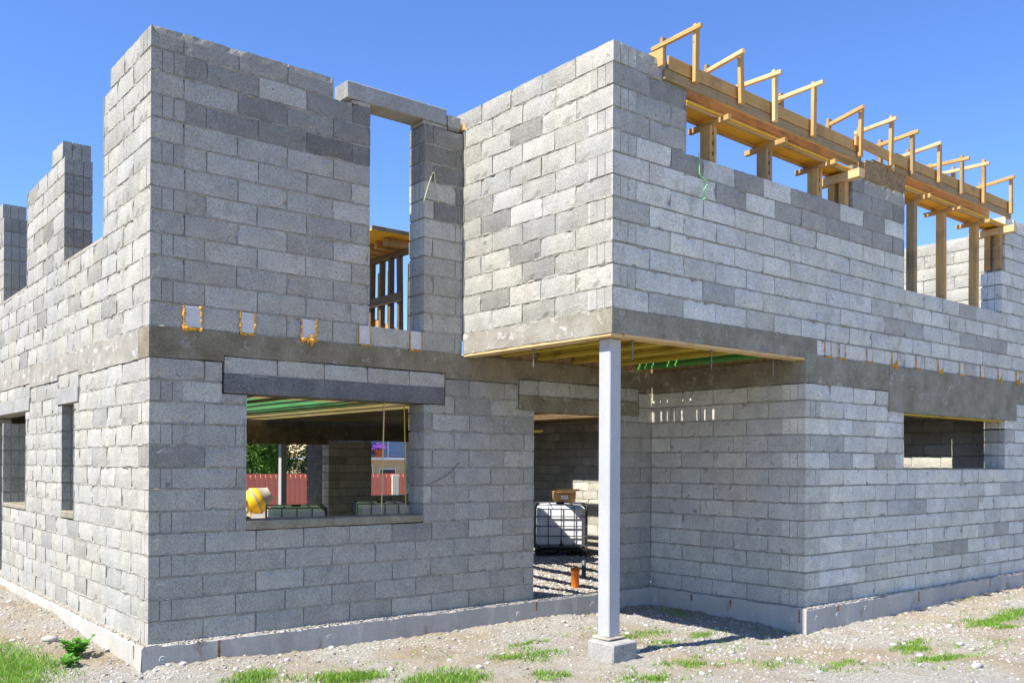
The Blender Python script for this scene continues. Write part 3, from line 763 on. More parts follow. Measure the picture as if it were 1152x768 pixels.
for x, z in ((6.62, -.12), (7.05, -.12), (7.66, -.11), (8.24, -.12)): ring((x, -V1 - .068, z), (0, -1, 0))
for (x, y, ax, h) in ((.62, -.062, 'x', .17), (4.45, -.062, 'x', .10), (-.072, .16, 'y', .12), (U2 - .072, -.75, 'y', .08), (U2 - .072, -1.35, 'y', .09), (U2 - .072, -2.30, 'y', .15), (7.06, -V1 - .068, 'x', .08), (8.95, -V1 - .068, 'x', .13), (11.0, -V1 - .068, 'x', .10)):
    mb = MB(); z1 = -.012; w = .012; n = 6; 
    for q in range(n):
        a0 = z1 - h * q / n; a1 = z1 - h * (q + 1) / n; ww = w * R(.5, 1.3)
        if ax == 'x': mb.box(x - ww, x + ww, y - .0015, y + .004, a1, a0 - .0006, 0)
        else: mb.box(x - .0015, x + .004, y - ww, y + ww, a1, a0 - .0006, 0)
    mb.build('rust_stain', 'rust', house)

# upper facade: pier boarding
mb = MB(); mb.box(7.70, 8.66, -V1 - .022, -V1 - .004, 5.075, 5.31, 0, bev=.003); mb.build('pier_board', 'osb', house)
mb = MB(); mb.box(7.46, 8.67, -V1 + .01, -V1 + .29, BZ + 10 * BUP + .002, BZ + 10 * BUP + .10, 0, bev=.01); mb.build('pier_cap', 'beam_grey', house)

# ================================================================== steel column on the porch corner
col = empty('steel_post', (3.575, -2.125, -.02), 'white painted square steel column at the porch corner on a concrete footing', 'post')
def local(mb, root): mb.v = [(a - root.location.x, b - root.location.y, c - root.location.z) for a, b, c in mb.v]; return mb
mb = MB(); mb.box(3.50, 3.65, -2.20, -2.05, -.01, 2.788, 0, bev=.008); local(mb, col).build('shaft', 'steel', col)
mb = MB(); mb.box(3.46, 3.69, -2.24, -2.01, -.030, -.005, 0, bev=.012, j=.008); local(mb, col).build('mortar_pad', 'ledge', col)
mb = MB(); mb.box(3.375, 3.705, -2.37, -2.04, -.40, -.03, 0, bev=.012, j=.008); local(mb, col).build('footing', 'footing', col)

c2 = copy_tree(col); c2.location = (7.10, 12.42, -.02); c2['label'] = 'white steel column of the rear veranda, seen through the wide front window'
# ================================================================== formwork over the two upper openings
def lumber(kind, axis): return kind + '_' + axis
def formwork(root, x0, x1, zs0, zs1, yokes, props, dbl, zsill):
    """trough of boards held by yokes and standing on props; zs = soffit underside at both ends"""
    zs = lambda x: zs0 + (zs1 - zs0) * (x - x0) / (x1 - x0)
    yf, yb = -V1 - .012, -V1 + .285
    mb = MB(); mb.bar((x0 + .30, (yf + yb) / 2, zs(x0 + .3) + .012), (x1, (yf + yb) / 2, zs(x1) + .012), .30, .024, 0); mb.build('soffit_board', 'ply', root)
    for y in (yf + .03, yb - .03):
        mb = MB(); mb.bar((x0 + .30, y, zs(x0 + .3) - .016), (x1 - .02, y, zs(x1 - .02) - .016), .045, .028, 0); mb.build('soffit_batten', lumber('wood', 'x'), root)
    for y, s in ((yf, -1), (yb, 1)):
        mb = MB(); mb.bar((x0, y + s * .012, zs(x0) + .30), (x1 + .05, y + s * .012, zs(x1) + .30), .025, .13, 0)
        mb.build('side_board', lumber('wood', 'x'), root)
        mb = MB(); mb.bar((x0 - .05, y + s * .01, zs(x0) + .175), (x1 + .03, y + s * .01, zs(x1) + .175), .028, .10, 0)
        mb.build('side_board', lumber('grey', 'x'), root)
    for i, x in enumerate(yokes):
        z = zs(x) + R(.64, .73); tilt = R(-.10, .10); lean = R(-.025, .025)
        y_ = MB(); y_.bar((x + tilt * .5 - .03, yf - .10 - R(0, .10), z - .01 + R(-.02, .03)), (x - tilt * .5 - .03, yb + .09 + R(0, .12), z - .03 + R(-.03, .02)), .04, .045, 0)
        yk = y_.build('yoke', lumber(random.choice(('fresh', 'fresh', 'wood')), 'y'), root)
        for yy, m_ in ((yf - .068, random.choice(('fresh', 'wood', 'wood', 'grey'))), (yb + .068, 'grey')):
            u = MB(); u.bar((x + .012 + lean, yy, zs(x) + .19 - R(0, .06)), (x + .012, yy, z + R(.03, .055)), .062, .04, 0, up=(0, 1, 0)); u.build('upright', lumber(m_, 'z'), yk)
        w = MB(); w.tube([(x + .05, yf - .13, zs(x) + .30), (x + .05, yb + .13, zs(x) + .29)], .004, 5); w.build('tie_wire', 'rod', yk)
    for (x, big) in props:
        h = zs(x) - .032
        ch = .09 if big else .055
        p = MB()
        if h - zsill < .9:
            for dx in (-.036, .036): p.bar((x + dx, -V1 + .12, zsill), (x + dx, -V1 + .12, h - ch), .038, .13, 0, up=(0, 1, 0))
            for q in range(4): zq = zsill + .02 + q * .105; p.box(x - .0165, x + .0165, -V1 + .062, -V1 + .178, zq, zq + .062, 0)
        else: p.bar((x, -V1 + .13, zsill), (x + R(-.01, .01), -V1 + .13, h - ch), .085, .11, 0, up=(0, 1, 0))
        pr = p.build('prop', lumber('wood' if random.random() < .6 else 'grey', 'z'), root)
        c = MB(); c.bar((x - .02, yf - .10 - R(0, .06), h - ch / 2 + R(-.006, .0)), (x + .02, yb + .10, h - ch / 2 - .004), .05 if not big else .08, ch, 0); c.build('crosshead', lumber('wood', 'y'), pr)
    for (x, z0_) in dbl:
        for y in (-V1 + .07, -V1 + .215):
            p = MB(); p.bar((x, y, z0_), (x, y, zs(x) - .032 - .10), .085, .085, 0, up=(0, 1, 0)); pr = p.build('prop', lumber('wood', 'z'), root)
        c = MB(); c.bar((x - .05, yf - .18, zs(x) - .083), (x + .0, yb + .2, zs(x) - .083), .10, .10, 0); c.build('crosshead', lumber('fresh', 'y'), pr)
fw = empty('lintel_formwork', (0, 0, 0), 'yellow timber lintel formwork with short props, beside the projecting corner pier', 'formwork', 'timber lintel formwork')
formwork(fw, 4.12, 7.50, 5.185, 5.11, [4.46, 5.16, 5.76, 6.50, 7.49], [(4.91, 0), (5.87, 0), (6.84, 0)], [(7.37, Z1 + .004)], Z1 + .002)
fw2 = empty('lintel_formwork', (0, 0, 0), 'yellow timber lintel formwork on tall props, over the opening with a sunlit wall behind', 'formwork', 'timber lintel formwork')
formwork(fw2, 8.40, 11.70, 5.17, 5.15, [8.19, 8.70, 9.42, 10.05, 10.72, 11.60], [(9.11, 0), (9.92, 0), (10.89, 0)], [(11.55, BZ + 7 * BUP + .03)], Z2 + .002)
mb = MB(); mb.bar((7.40, -V1 - .06, 5.46), (8.60, -V1 - .06, 5.42), .03, .12, 0); mb.build('side_board', 'wood_x', fw)
mb = MB(); mb.bar((7.40, -V1 + .36, 5.46), (8.60, -V1 + .36, 5.42), .03, .12, 0); mb.build('side_board', 'wood_x', fw)
# block of boards at the first end
mb = MB(); mb.bar((4.02, -V1 - .06, 5.50), (4.02, -V1 + .40, 5.50), .03, .17, 0); mb.build('end_board', 'wood_y', fw)
mb = MB(); mb.bar((9.3, -V1 + .24, Z2 + .03), (11.3, -V1 + .24, Z2 + .03), .12, .05, 0); tag(mb.build('loose_plank', 'wood_x'), 'plank lying on the sill behind the tall props', 'plank')

# shoring seen through the tall upper opening
sh = empty('shoring_frame', (0, 0, 0), 'timber shoring frame standing on the upper floor, seen through the tall front opening', 'shoring')
for y in (3.82, 4.10, 4.40, 4.71, 5.05):
    mb = MB(); mb.bar((5.0, y, 3.04), (5.0 + R(-.02, .02), y + R(-.02, .02), 4.80), .085, .06, 0, up=(0, 1, 0)); mb.build('post', 'dark_z', sh)
    mb = MB(); mb.bar((5.42, y + .12, 3.04), (5.42 + R(-.03, .03), y + .12 + R(-.03, .03), 4.80), .07, .06, 0, up=(0, 1, 0)); mb.build('post', 'wood_z', sh)
mb = MB(); mb.bar((4.945, 3.70, 4.16), (4.945, 5.3, 4.16), .05, .14, 0); mb.build('ledger', 'dark_y', sh)
mb = MB(); mb.bar((5.0, 3.6, 4.84), (5.0, 5.4, 4.84), .09, .08, 0); mb.build('ledger', 'dark_y', sh)
mb = MB(); mb.bar((5.07, 3.3, 3.40), (5.07, 5.2, 4.05), .03, .10, 0); mb.build('brace', 'wood_y', sh)
mb = MB(); mb.bar((4.93, 3.7, 3.13), (4.93, 5.2, 3.13), .05, .16, 0); mb.build('ledger', 'dark_y', sh)
for y in (3.68, 3.95, 4.22, 4.5, 4.78, 5.06): 
    mb = MB(); mb.bar((4.62, y, 4.94), (5.2, y, 4.94), .09, .115, 0); mb.build('bearer', 'wood_x', sh)
mb = MB(); mb.bar((4.25, 4.38, 5.015), (5.25, 4.38, 5.015), 1.9, .03, 0); mb.build('deck_panel', 'ply', sh)
mb = MB(); mb.bar((4.25, 3.44, 5.05), (5.25, 3.44, 5.05), .03, .06, 0); mb.build('edge_board', 'grey_x', sh)

# small loose timbers on the wall corner
mb = MB(); mb.bar((3.22, .07, 5.285 + .045), (3.40, .06, 5.285 + .04), .05, .045, 0); mb.bar((3.30, .13, 5.33), (3.44, -.02, 5.345), .05, .06, 0)
tag(mb.build('timber_offcut', 'wood_x'), 'short pine offcuts lodged on the wall top beside the sunlit projecting wall', 'timber')

# twine on the walls
def cord(name, pts, r, mat, label, cat):
    mb = MB(); P = [Vector(p) for p in pts]; out = []
    for i in range(len(P) - 1):
        a = P[max(i - 1, 0)]; b = P[i]; c = P[i + 1]; d = P[min(i + 2, len(P) - 1)]
        for q in range(6):
            t = q / 6; out.append(.5 * ((2 * b) + (c - a) * t + (2 * a - 5 * b + 4 * c - d) * t * t + (3 * b - a - 3 * c + d) * t ** 3))
    out.append(P[-1]); mb.tube(out, r, 6); return tag(mb.build(name, mat, None, True), label, cat)
yf = -V1 - .012
cord('twine', [(4.60, yf, 4.72), (4.61, yf, 4.60), (4.62, yf, 4.50), (4.70, yf - .02, 4.46), (4.75, yf - .01, 4.45), (4.70, yf - .02, 4.41), (4.67, yf - .01, 4.35), (4.71, yf, 4.30), (4.66, yf, 4.26)], .0055, 'twine', 'bright green twine hanging in a loop on the grey upper facade', 'twine')
cord('twine', [(2.87, -.008, 4.42), (2.93, -.012, 4.62), (2.995, -.01, 4.76), (3.02, -.012, 4.62), (3.06, -.01, 4.44)], .005, 'twine_pale', 'thin pale twine looped on the pier beside the tall opening', 'twine')
cord('cable', [(2.90, -.006, 1.37), (3.02, -.012, 1.41), (3.2, -.012, 1.49), (3.36, -.006, 1.62)], .0028, 'cable', 'thin dark cable curving across the front wall beside the window', 'cable')
# leaning rods in the window
mb = MB(); mb.bar((2.45, .14, 1.064), (2.53, .2, 2.80), .013, .013, 0); tag(mb.build('bamboo_rod', 'fresh_z'), 'thin pale stick leaning in the wide front window, tilted one', 'stick')
mb = MB(); mb.bar((2.77, .16, 1.064), (2.755, .2, 2.80), .012, .012, 0); tag(mb.build('bamboo_rod', 'joist_z'), 'thin upright stick in the wide front window beside its jamb', 'stick')
mb = MB(); mb.bar((4.62, .42, 2.0), (5.0, .5, 2.02), .05, .03, 0); mb.bar((4.68, .46, 2.0), (4.78, .46, 2.45), .04, .03, 0); mb.bar((4.7, .46, 2.1), (5.0, .5, 2.78), .04, .03, 0)
tag(mb.build('timber_bracket', 'joist_z'), 'yellow timber bracket hanging inside the top of the doorway', 'bracket')

# ================================================================== ground
CP = [(-.1, -.1, -.225), (.14, -.1, -.18), (.53, -.1, -.185), (1.5, -.1, -.222), (2.8, -.1, -.225), (4.2, -.1, -.21), (5.4, -.1, -.25), (6.4, -.1, -.235),
      (-.1, 6.1, -.09), (-.1, 4.6, -.11), (-.1, 3.3, -.095), (-.1, 2.2, -.146), (-.1, 1.5, -.19), (-.1, .65, -.20),
      (6.4, -.6, -.222), (6.4, -1.3, -.243), (6.4, -2.4, -.285), (7.0, -2.42, -.265), (8.0, -2.42, -.253), (9.0, -2.42, -.243), (10, -2.42, -.212), (12, -2.42, -.204),
      (3.5, -2.2, -.20), (2, -2.4, -.2), (5.5, -5, -.2), (-1, .2, -.2), (8, -4, -.2), (11, -4, -.18), (-2, 4, -.15),
      (2, 2, -.1), (5.2, .6, -.1), (8, 4, -.1), (5, 8, -.1), (10, 8, -.1), (8, 15, -.1), (15, 25, -.12), (25, 40, -.15)]
CPa = np.array(CP)
def gz_arr(x, y):
    w = 1.0 / (((x[..., None] - CPa[:, 0]) ** 2 + (y[..., None] - CPa[:, 1]) ** 2) ** 1.5 + 1e-3)
    return (w * CPa[:, 2]).sum(-1) / w.sum(-1)
def gz(x, y): return float(gz_arr(np.array([x]), np.array([y]))[0])
def axis(segs):
    out = []
    for a, b, st in segs:
        n = max(1, int(round((b - a) / st))); out += list(np.linspace(a, b, n, endpoint=False))
    out.append(segs[-1][1]); return np.array(out)
gx = axis([(-220, -30, 38), (-30, -5, 5), (-5, -2, .3), (-2, 12.6, .036), (12.6, 18, .4), (18, 40, 4), (40, 260, 44)])
gy = axis([(-120, -20, 25), (-20, -6.2, 1.5), (-6.2, .0, .036), (.0, 3.4, .06), (3.4, 9, .12), (9, 40, 1.5), (40, 300, 52)])
X, Y = np.meshgrid(gx, gy); Zg = gz_arr(X, Y)
flat = Zg.ravel().copy(); xf, yf_ = X.ravel(), Y.ravel()
for i in range(len(flat)):
    x, y = xf[i], yf_[i]
    if -3 < x < 13 and -7 < y < 10:
        v = Vector((x, y, 0))
        n1 = mn.noise(v * 1.3); n2 = mn.noise(v * 4.1 + Vector((3, 7, 1))); n3 = mn.noise(v * 13.0); n4 = mn.noise(v * 27.0)
        # rubble ridge beside the footing
        d = min(abs(y + .12) if x < 6.4 else 9, abs(y + V1 + .15) if x > 6.4 else 9, abs(x + .2) if y > -.2 else 9, abs(x - 6.3) if -2.5 < y < 0 else 9)
        rid = max(0, 1 - d / .75)
        flat[i] += n1 * .022 * (1 - rid) + n2 * .014 + n3 * (.008 + .015 * rid) + n4 * (.005 + .013 * rid) + abs(n2) * .02 * rid
ny, nx = X.shape
idx = np.arange(nx * ny).reshape(ny, nx)
q = np.stack([idx[:-1, :-1], idx[:-1, 1:], idx[1:, 1:], idx[1:, :-1]], -1).reshape(-1)
g = np_mesh('ground', np.stack([xf, yf_, flat], -1), q, 4, 'ground')
tag(g, kind='structure')
GX, GY, GZ = gx, gy, flat.reshape(ny, nx)
def ground_at(x, y):
    i = min(max(np.searchsorted(GX, x) - 1, 0), nx - 2); j = min(max(np.searchsorted(GY, y) - 1, 0), ny - 2)
    fx = (x - GX[i]) / (GX[i + 1] - GX[i]); fy = (y - GY[j]) / (GY[j + 1] - GY[j])
    return float((GZ[j, i] * (1 - fx) + GZ[j, i + 1] * fx) * (1 - fy) + (GZ[j + 1, i] * (1 - fx) + GZ[j + 1, i + 1] * fx) * fy)

# crushed stone
t = (1 + 5 ** .5) / 2
ICO = np.array([(-1, t, 0), (1, t, 0), (-1, -t, 0), (1, -t, 0), (0, -1, t), (0, 1, t), (0, -1, -t), (0, 1, -t), (t, 0, -1), (t, 0, 1), (-t, 0, -1), (-t, 0, 1)]) / 1.9
ICF = np.array([(0, 11, 5), (0, 5, 1), (0, 1, 7), (0, 7, 10), (0, 10, 11), (1, 5, 9), (5, 11, 4), (11, 10, 2), (10, 7, 6), (7, 1, 8), (3, 9, 4), (3, 4, 2), (3, 2, 6), (3, 6, 8), (3, 8, 9), (4, 9, 5), (2, 4, 11), (6, 2, 10), (8, 6, 7), (9, 8, 1)])
def stones(name, pts, sizes):
    vs = []; fs = []
    for k, ((x, y), r) in enumerate(zip(pts, sizes)):
        onl = r < 0; r = abs(r)
        a = ICO * (1 + NR.uniform(-.28, .28, (12, 1))) * r * np.array([R(.7, 1.35), R(.7, 1.35), R(.45, .8)])
        th = R(0, 6.28); c, s = math.cos(th), math.sin(th)
        a = np.stack([a[:, 0] * c - a[:, 1] * s, a[:, 0] * s + a[:, 1] * c, a[:, 2]], -1)
        vs.append(a + np.array([x, y, .008 if onl else ground_at(x, y) + r * .12])); fs.append(ICF + 12 * k)
    return np_mesh(name, np.concatenate(vs), np.concatenate(fs).ravel(), 3, 'stone')
pts = []; sz = []
def outside(x, y):
    if x > -.08 and y > -.08: return False
    if x > U2 - .08 and y > -V1 - .09: return False
    if 3.35 < x < 3.73 and -2.4 < y < -2.0: return False
    return True
while len(pts) < 30000:
    x, y = R(-1.8, 12.5), R(-6, 5.5)
    if y > 0 and x > 0: continue
    if not outside(x, y): continue
    d = mn.noise(Vector((x * .75, y * .75, 3))) + .35 * mn.noise(Vector((x * 2.5, y * 2.5, 1)))
    near = (-.6 < y < 0 and x < 6.4) or (y < -V1 and y > -V1 - .8 and x > 5.5) or (-.7 < x < 0 and y > 0) or (x > 5.3 and -2.4 < y < 0)
    p = .62 if near else .18 + max(0, d) * 1.3
    if random.random() > p: continue
    pts.append((x, y)); r = random.random()
    sz.append(R(.0035, .009) if r < .80 else (R(.009, .017) if r < .975 else R(.017, .034)))
for _ in range(2600):
    q = R(0, 21.0)
    if q < 6.4: p = (R(-.05, 6.42), R(-.064, -.012))
    elif q < 12.6: p = (R(-.064, -.012), R(0, 7))
    else: p = (R(6.45, 12.5), -V1 + R(-.064, -.012))
    pts.append(p); sz.append(-R(.003, .011))
tag(stones('gravel', pts, sz), 'pale crushed stone scattered over the bare ground', 'gravel', kind='stuff')
pts = []; sz = []
while len(pts) < 6000:
    x, y = R(4.0, 9.8), R(.38, 5.0)
    if abs((y - .3) - (x - 4.4) * .9) > 2.6: continue
    pts.append((x, y)); sz.append(R(.010, .028))
tag(stones('gravel', pts, sz), 'grey gravel bed inside the doorway', 'gravel', kind='stuff')

# grass
patches = [(-.95, .75, .42, 1.0, 3200, .85), (-1.15, 2.0, .35, .8, 1500, .9), (-1.3, -.1, .35, .5, 900, 1.1), (.55, -1.0, .32, .28, 700, .8), (1.2, -1.45, .5, .22, 900, .8), (1.85, -2.0, .45, .25, 1000, .9), (3.45, -1.15, .28, .14, 160, .55), (2.95, -1.65, .4, .35, 420, .65), (2.6, -2.4, .25, .25, 200, .7), (4.75, -1.5, .55, .22, 380, .5), (5.2, -1.9, .35, .2, 200, .5), (4.5, -2.0, .25, .15, 110, .5), (3.9, -2.75, .35, .25, 300, .55), (3.2, -2.95, .35, .2, 280, .6),
           (6.35, -3.62, .36, .13, 520, .6), (6.05, -4.05, .45, .12, 460, .55), (6.8, -3.45, .25, .1, 150, .5), (8.5, -3.5, .55, .16, 900, .7), (9.5, -3.42, .6, .18, 900, .75), (8.2, -3.8, .25, .1, 200, .55), (4.45, -3.2, .5, .3, 260, .45), (5.0, -3.6, .4, .2, 160, .45), (6.1, -.7, .2, .5, 130, .6), (7.2, -4.2, .6, .2, 140, .4), (1.4, -2.3, .5, .2, 300, .7), (11.3, -3.1, .5, .2, 400, .7)]
vs = []; fs = []
def blade(x, y, h):
    z = ground_at(x, y) - .005; a = R(0, 6.28); lx, ly = math.cos(a), math.sin(a); w = R(.0025, .0048)
    bx, by = R(-.9, .9) * h, R(-.9, .9) * h; i = len(vs)
    vs.extend([(x - lx * w, y - ly * w, z), (x + lx * w, y + ly * w, z), (x + bx * .35 + lx * w * .8, y + by * .35 + ly * w * .8, z + h * .6), (x + bx * .35 - lx * w * .8, y + by * .35 - ly * w * .8, z + h * .6),
               (x + bx + lx * .0006, y + by, z + h), (x + bx - lx * .0006, y + by, z + h)])
    fs.extend([i, i + 1, i + 2, i + 3, i + 3, i + 2, i + 4, i + 5])
for (cx, cy, rx, ry, n, hs) in patches:
    cl = [(random.gauss(0, .42), random.gauss(0, .42)) for _ in range(max(5, n // 35))]
    for _ in range(int(n * 1.5)):
        c = random.choice(cl); x = cx + (c[0] + random.gauss(0, .2)) * rx; y = cy + (c[1] + random.gauss(0, .2)) * ry
        if outside(x, y): blade(x, y, abs(random.gauss(.045, .02)) * hs + .010)
for _ in range(2600):
    x, y = R(-1, 11), R(-5, -.8)
    if outside(x, y) and mn.noise(Vector((x * 1.1, y * 1.1, 9))) > .12: 
        for q in range(4): blade(x + R(-.03, .03), y + R(-.03, .03), R(.015, .045))
tag(np_mesh('grass', vs, fs, 4, 'grass'), 'short patchy green grass on the bare building plot', 'grass', kind='stuff')

# weeds
def weed(x, y, n, h, label):
    z = ground_at(x, y); root = empty('weed_plant', (x, y, z), label, 'weed', 'broad-leaved weeds by the side wall')
    st = MB(); lf = MB()
    for k in range(n):
        a = R(0, 6.28); tip = Vector((math.cos(a) * h * R(.3, .9), math.sin(a) * h * R(.3, .9), h * R(.5, 1.1)))
        st.tube([(0, 0, -.01), tip * .5 + Vector((0, 0, h * .12)), tip], [.004, .003, .0015], 5)
        for q in range(14):
            f = R(.25, 1.0); c = tip * f + Vector((0, 0, h * .12 * (1 - f))); d = Vector((R(-1, 1), R(-1, 1), R(-.2, .6))).normalized(); s = Vector((-d.y, d.x, R(-.3, .3))).normalized()
            l = R(.035, .075); w = l * .36
            lf.poly([c, c + d * l * .5 + s * w + Vector((0, 0, .006)), c + d * l, c + d * l * .5 - s * w + Vector((0, 0, .006))])
    st.build('stem', 'weed', root); lf.build('foliage', 'weed', root)
weed(-.36, .86, 26, .17, 'larger leafy green weed growing beside the side wall footing')
weed(-.52, .48, 8, .08, 'small low weed in bare soil in front of the larger leafy one')

# single bigger stones
for (x, y, r, lab) in ((6.92, -3.86, .05, 'grey stone lying past the grass by the facade'), (6.02, -3.90, .045, 'pale stone beside the narrow grass strip'), (5.94, -4.46, .06, 'flat stone at the bottom edge near the grass'), (-.40, 1.72, .07, 'grey stone on the soil behind the leafy weed'), (6.45, -3.40, .05, 'dark stone behind the narrow grass strip')):
    vs_ = ICO * (1 + NR.uniform(-.2, .2, (12, 1))) * r * np.array([1.3, .9, .6]) + np.array([0, 0, r * .25])
    o = np_mesh('stone', vs_, ICF.ravel(), 3, 'stone'); o.location = (x, y, ground_at(x, y)); tag(o, lab, 'stone', 'larger stones on the plot')

# ================================================================== water tanks
def tank(label):
    root = empty('caged_tank', (0, 0, 0), label, 'tank', 'white caged liquid tanks')
    w, d, h = .96, 1.12, .98
    mb = MB(); mb.box(-w / 2 + .03, w / 2 - .03, -d / 2 + .03, d / 2 - .03, .16, h - .03, 0, bev=.07); t_ = mb.build('bladder', 'tank', root)
    mb = MB(); mb.lathe((0, 0, h - .03), [(.08, 0), (.08, .025), (.07, .03)], 18); mb.build('cap', 'black', t_)
    mb = MB()
    for z in (.2, .38, .56, .74, .95):
        p = [(-w / 2, -d / 2, z), (w / 2, -d / 2, z), (w / 2, d / 2, z), (-w / 2, d / 2, z), (-w / 2, -d / 2, z)]
        for a, b in zip(p[:-1], p[1:]): mb.tube([a, b], .010, 6)
    for k in range(5):
        x = -w / 2 + w * k / 4; 
        for y in (-d / 2 - .008, d / 2 + .008): mb.tube([(x, y, .14), (x, y, .95)], .010, 6)
    for k in range(1, 5):
        y = -d / 2 + d * k / 5
        for x in (-w / 2 - .008, w / 2 + .008): mb.tube([(x, y, .14), (x, y, .95)], .010, 6)
    for x in (-.2, .2): mb.tube([(x, -d / 2, .96), (x, d / 2, .96)], .012, 6)
    mb.build('cage', 'cage', root)
    mb = MB(); mb.box(-w / 2, w / 2, -d / 2, d / 2, .10, .135, 0, bev=.005)
    for x in (-.42, 0, .42):
        for y in (-.5, 0, .5): mb.box(x - .06, x + .06, y - .06, y + .06, .02, .099, 0)
    for y in (-.5, 0, .5): mb.box(-w / 2, w / 2, y - .05, y + .05, 0, .019, 0)
    mb.build('pallet', 'black', root)
    mb = MB(); mb.tube([(0, -d / 2 - .10, .22), (0, -d / 2 + .03, .22)], .035, 10); mb.tube([(0, -d / 2 - .06, .22), (0, -d / 2 - .06, .31)], .015, 8); v = mb.build('valve', 'black', root)
    return root
tk = tank('white caged tank with a cardboard box on top, seen through the doorway'); tk.location = (9.22, 4.80, -.11); tk.rotation_euler = (0, 0, -.70)
t2 = copy_tree(tk); t2['label'] = 'caged tank showing its top in the wide front window, beside the yellow mixer'; t2.location = (4.35, 6.05, -.08); t2.rotation_euler = (0, 0, -.42)
t3 = copy_tree(tk); t3['label'] = 'caged tank showing its top in the wide front window, behind the leaning sticks'; t3.location = (6.1, 6.2, -.06); t3.rotation_euler = (0, 0, -.42)
bx_ = empty('cardboard_box', (9.22, 4.7, .885), 'torn brown cardboard box on top of the caged tank', 'box', rz=-.6)
mb = MB(); mb.box(-.2, .2, -.15, .15, 0, .19, 0, j=.012); mb.build('carton', 'card', bx_)
mb = MB(); mb.poly([(-.2, -.152, .19), (.2, -.152, .19), (.22, -.26, .25), (-.17, -.25, .24)]); mb.poly([(.202, -.15, .19), (.202, .15, .19), (.30, .13, .24), (.31, -.14, .22)]); mb.build('flap', 'card', bx_)
mb = MB(); mb.box(-.08, .06, -.166, -.158, .05, .13, 0); mb.build('label_sticker', 'white', bx_)
op = MB(); op.lathe((0, 0, 0), [(.058, -.2), (.058, .12), (.066, .125), (.066, .20), (.058, .20), (.056, .1)], 20, cap=False)
o = op.build('drain_pipe', 'orange', None, True); o.location = (6.55, 1.52, -.10); tag(o, 'orange plastic drain pipe standing in the gravel inside the doorway', 'pipe')
op = MB(); op.lathe((0, 0, 0), [(.035, -.2), (.035, .20), (.03, .20), (.03, .1)], 14, cap=False)
o = op.build('drain_pipe', 'cage', None, True); o.location = (7.35, 2.18, -.10); tag(o, 'dark upright pipe stub between the orange pipe and the caged tank', 'pipe')
mb = MB(); mb.bar((9.75, 4.15, -.08), (10.3, 4.3, .8), .05, .03, 0); mb.bar((9.9, 4.1, -.08), (10.35, 4.35, .78), .05, .03, 0)
tag(mb.build('leaning_boards', 'wood_z'), 'boards leaning behind the caged tank', 'boards')

# ================================================================== concrete mixer
mx = empty('cement_mixer', (7.75, 15.4, -.1), 'yellow cement mixer standing in the sunny back yard', 'mixer')
ax = Vector((.85, -.25, .45)).normalized()
mb = MB(); c = Vector((.02, 0, .68))
mb.lathe(c - ax * .34, [(.16, 0), (.30, .10), (.36, .24), (.36, .36), (.30, .48)], 24, 0, ax); mb.build('drum', 'mixer', mx, True)
mb = MB(); mb.lathe(c - ax * .34, [(.302, .482), (.24, .60), (.19, .70), (.20, .72), (.17, .715), (.22, .58)], 24, 0, ax, cap=False); mb.build('drum_mouth', 'mixer_dust', mx, True)
mb = MB(); mb.lathe(c - ax * .34, [(.365, .27), (.385, .27), (.385, .32), (.365, .32)], 40, 0, ax, cap=False); mb.build('ring_gear', 'mixer_dust', mx)
mb = MB()
mb.tube([(-.5, 0, .62), (.45, 0, .66)], .028, 8)
for s in (-1, 1):
    mb.tube([(-.05, 0, .62), (-.42, s * .3, .0)], .025, 8); mb.tube([(.25, 0, .64), (.42, s * .3, .0)], .025, 8)
mb.tube([(-.42, -.3, .05), (-.42, .3, .05)], .02, 8); mb.tube([(-.42, -.3, .1), (.42, -.3, .1)], .02, 8); mb.build('frame', 'mixer', mx)
mb = MB(); mb.box(-.62, -.36, -.16, .16, .45, .78, 0, bev=.03); mb.build('motor_box', 'mixer', mx)
for s in (-1, 1):
    mb = MB(); mb.lathe((-.42, s * .33, .14), [(.04, -.03), (.14, -.03), (.14, .03), (.04, .03)], 20, 0, (0, 1, 0)); mb.build('wheel', 'black', mx)
for i in range(4):
    mb = MB(); mb.bar((6.9, 14.6 + i * .13, .02 + .0), (8.9, 14.7 + i * .12, .02), .11, .05, 0)
    tag(mb.build('yard_plank', 'fresh_x'), 'pale plank lying on the yard soil by the cement mixer', 'plank', 'planks by the mixer')

# ================================================================== red metal fence
fe = empty('metal_fence', (0, 24, 0), 'red corrugated metal fence along the back of the plot', 'fence')
mb = MB(); x = -6.0; pr = [(0, 0), (.05, 0), (.075, .03), (.16, .03), (.185, 0)]; line = []
while x < 34:
    for dx, dyy in pr: line.append((x + dx, -dyy))
    x += .2
vs_ = [(a, b, z) for z in (-.06, 1.14) for a, b in line]; n = len(line)
mb.mesh(vs_, [(i, i + 1, n + i + 1, n + i) for i in range(n - 1)]); mb.build('sheet_panel', 'fence', fe)
mb = MB(); mb.box(-6, 34, .002, .03, 1.10, 1.17, 0); mb.box(-6, 34, .002, .03, .25, .30, 0); mb.build('rail', 'fence', fe)
for x in range(-6, 35, 3):
    mb = MB(); mb.box(x - .05 + .45, x + .05 + .45, .032, .10, -.3, 1.16, 0); mb.build('post', 'fence', fe)
mb = MB(); mb.box(17.3, 17.62, -.09, -.032, -.06, 1.12, 0, bev=.01); mb.build('pale_post', 'fence_post', fe)

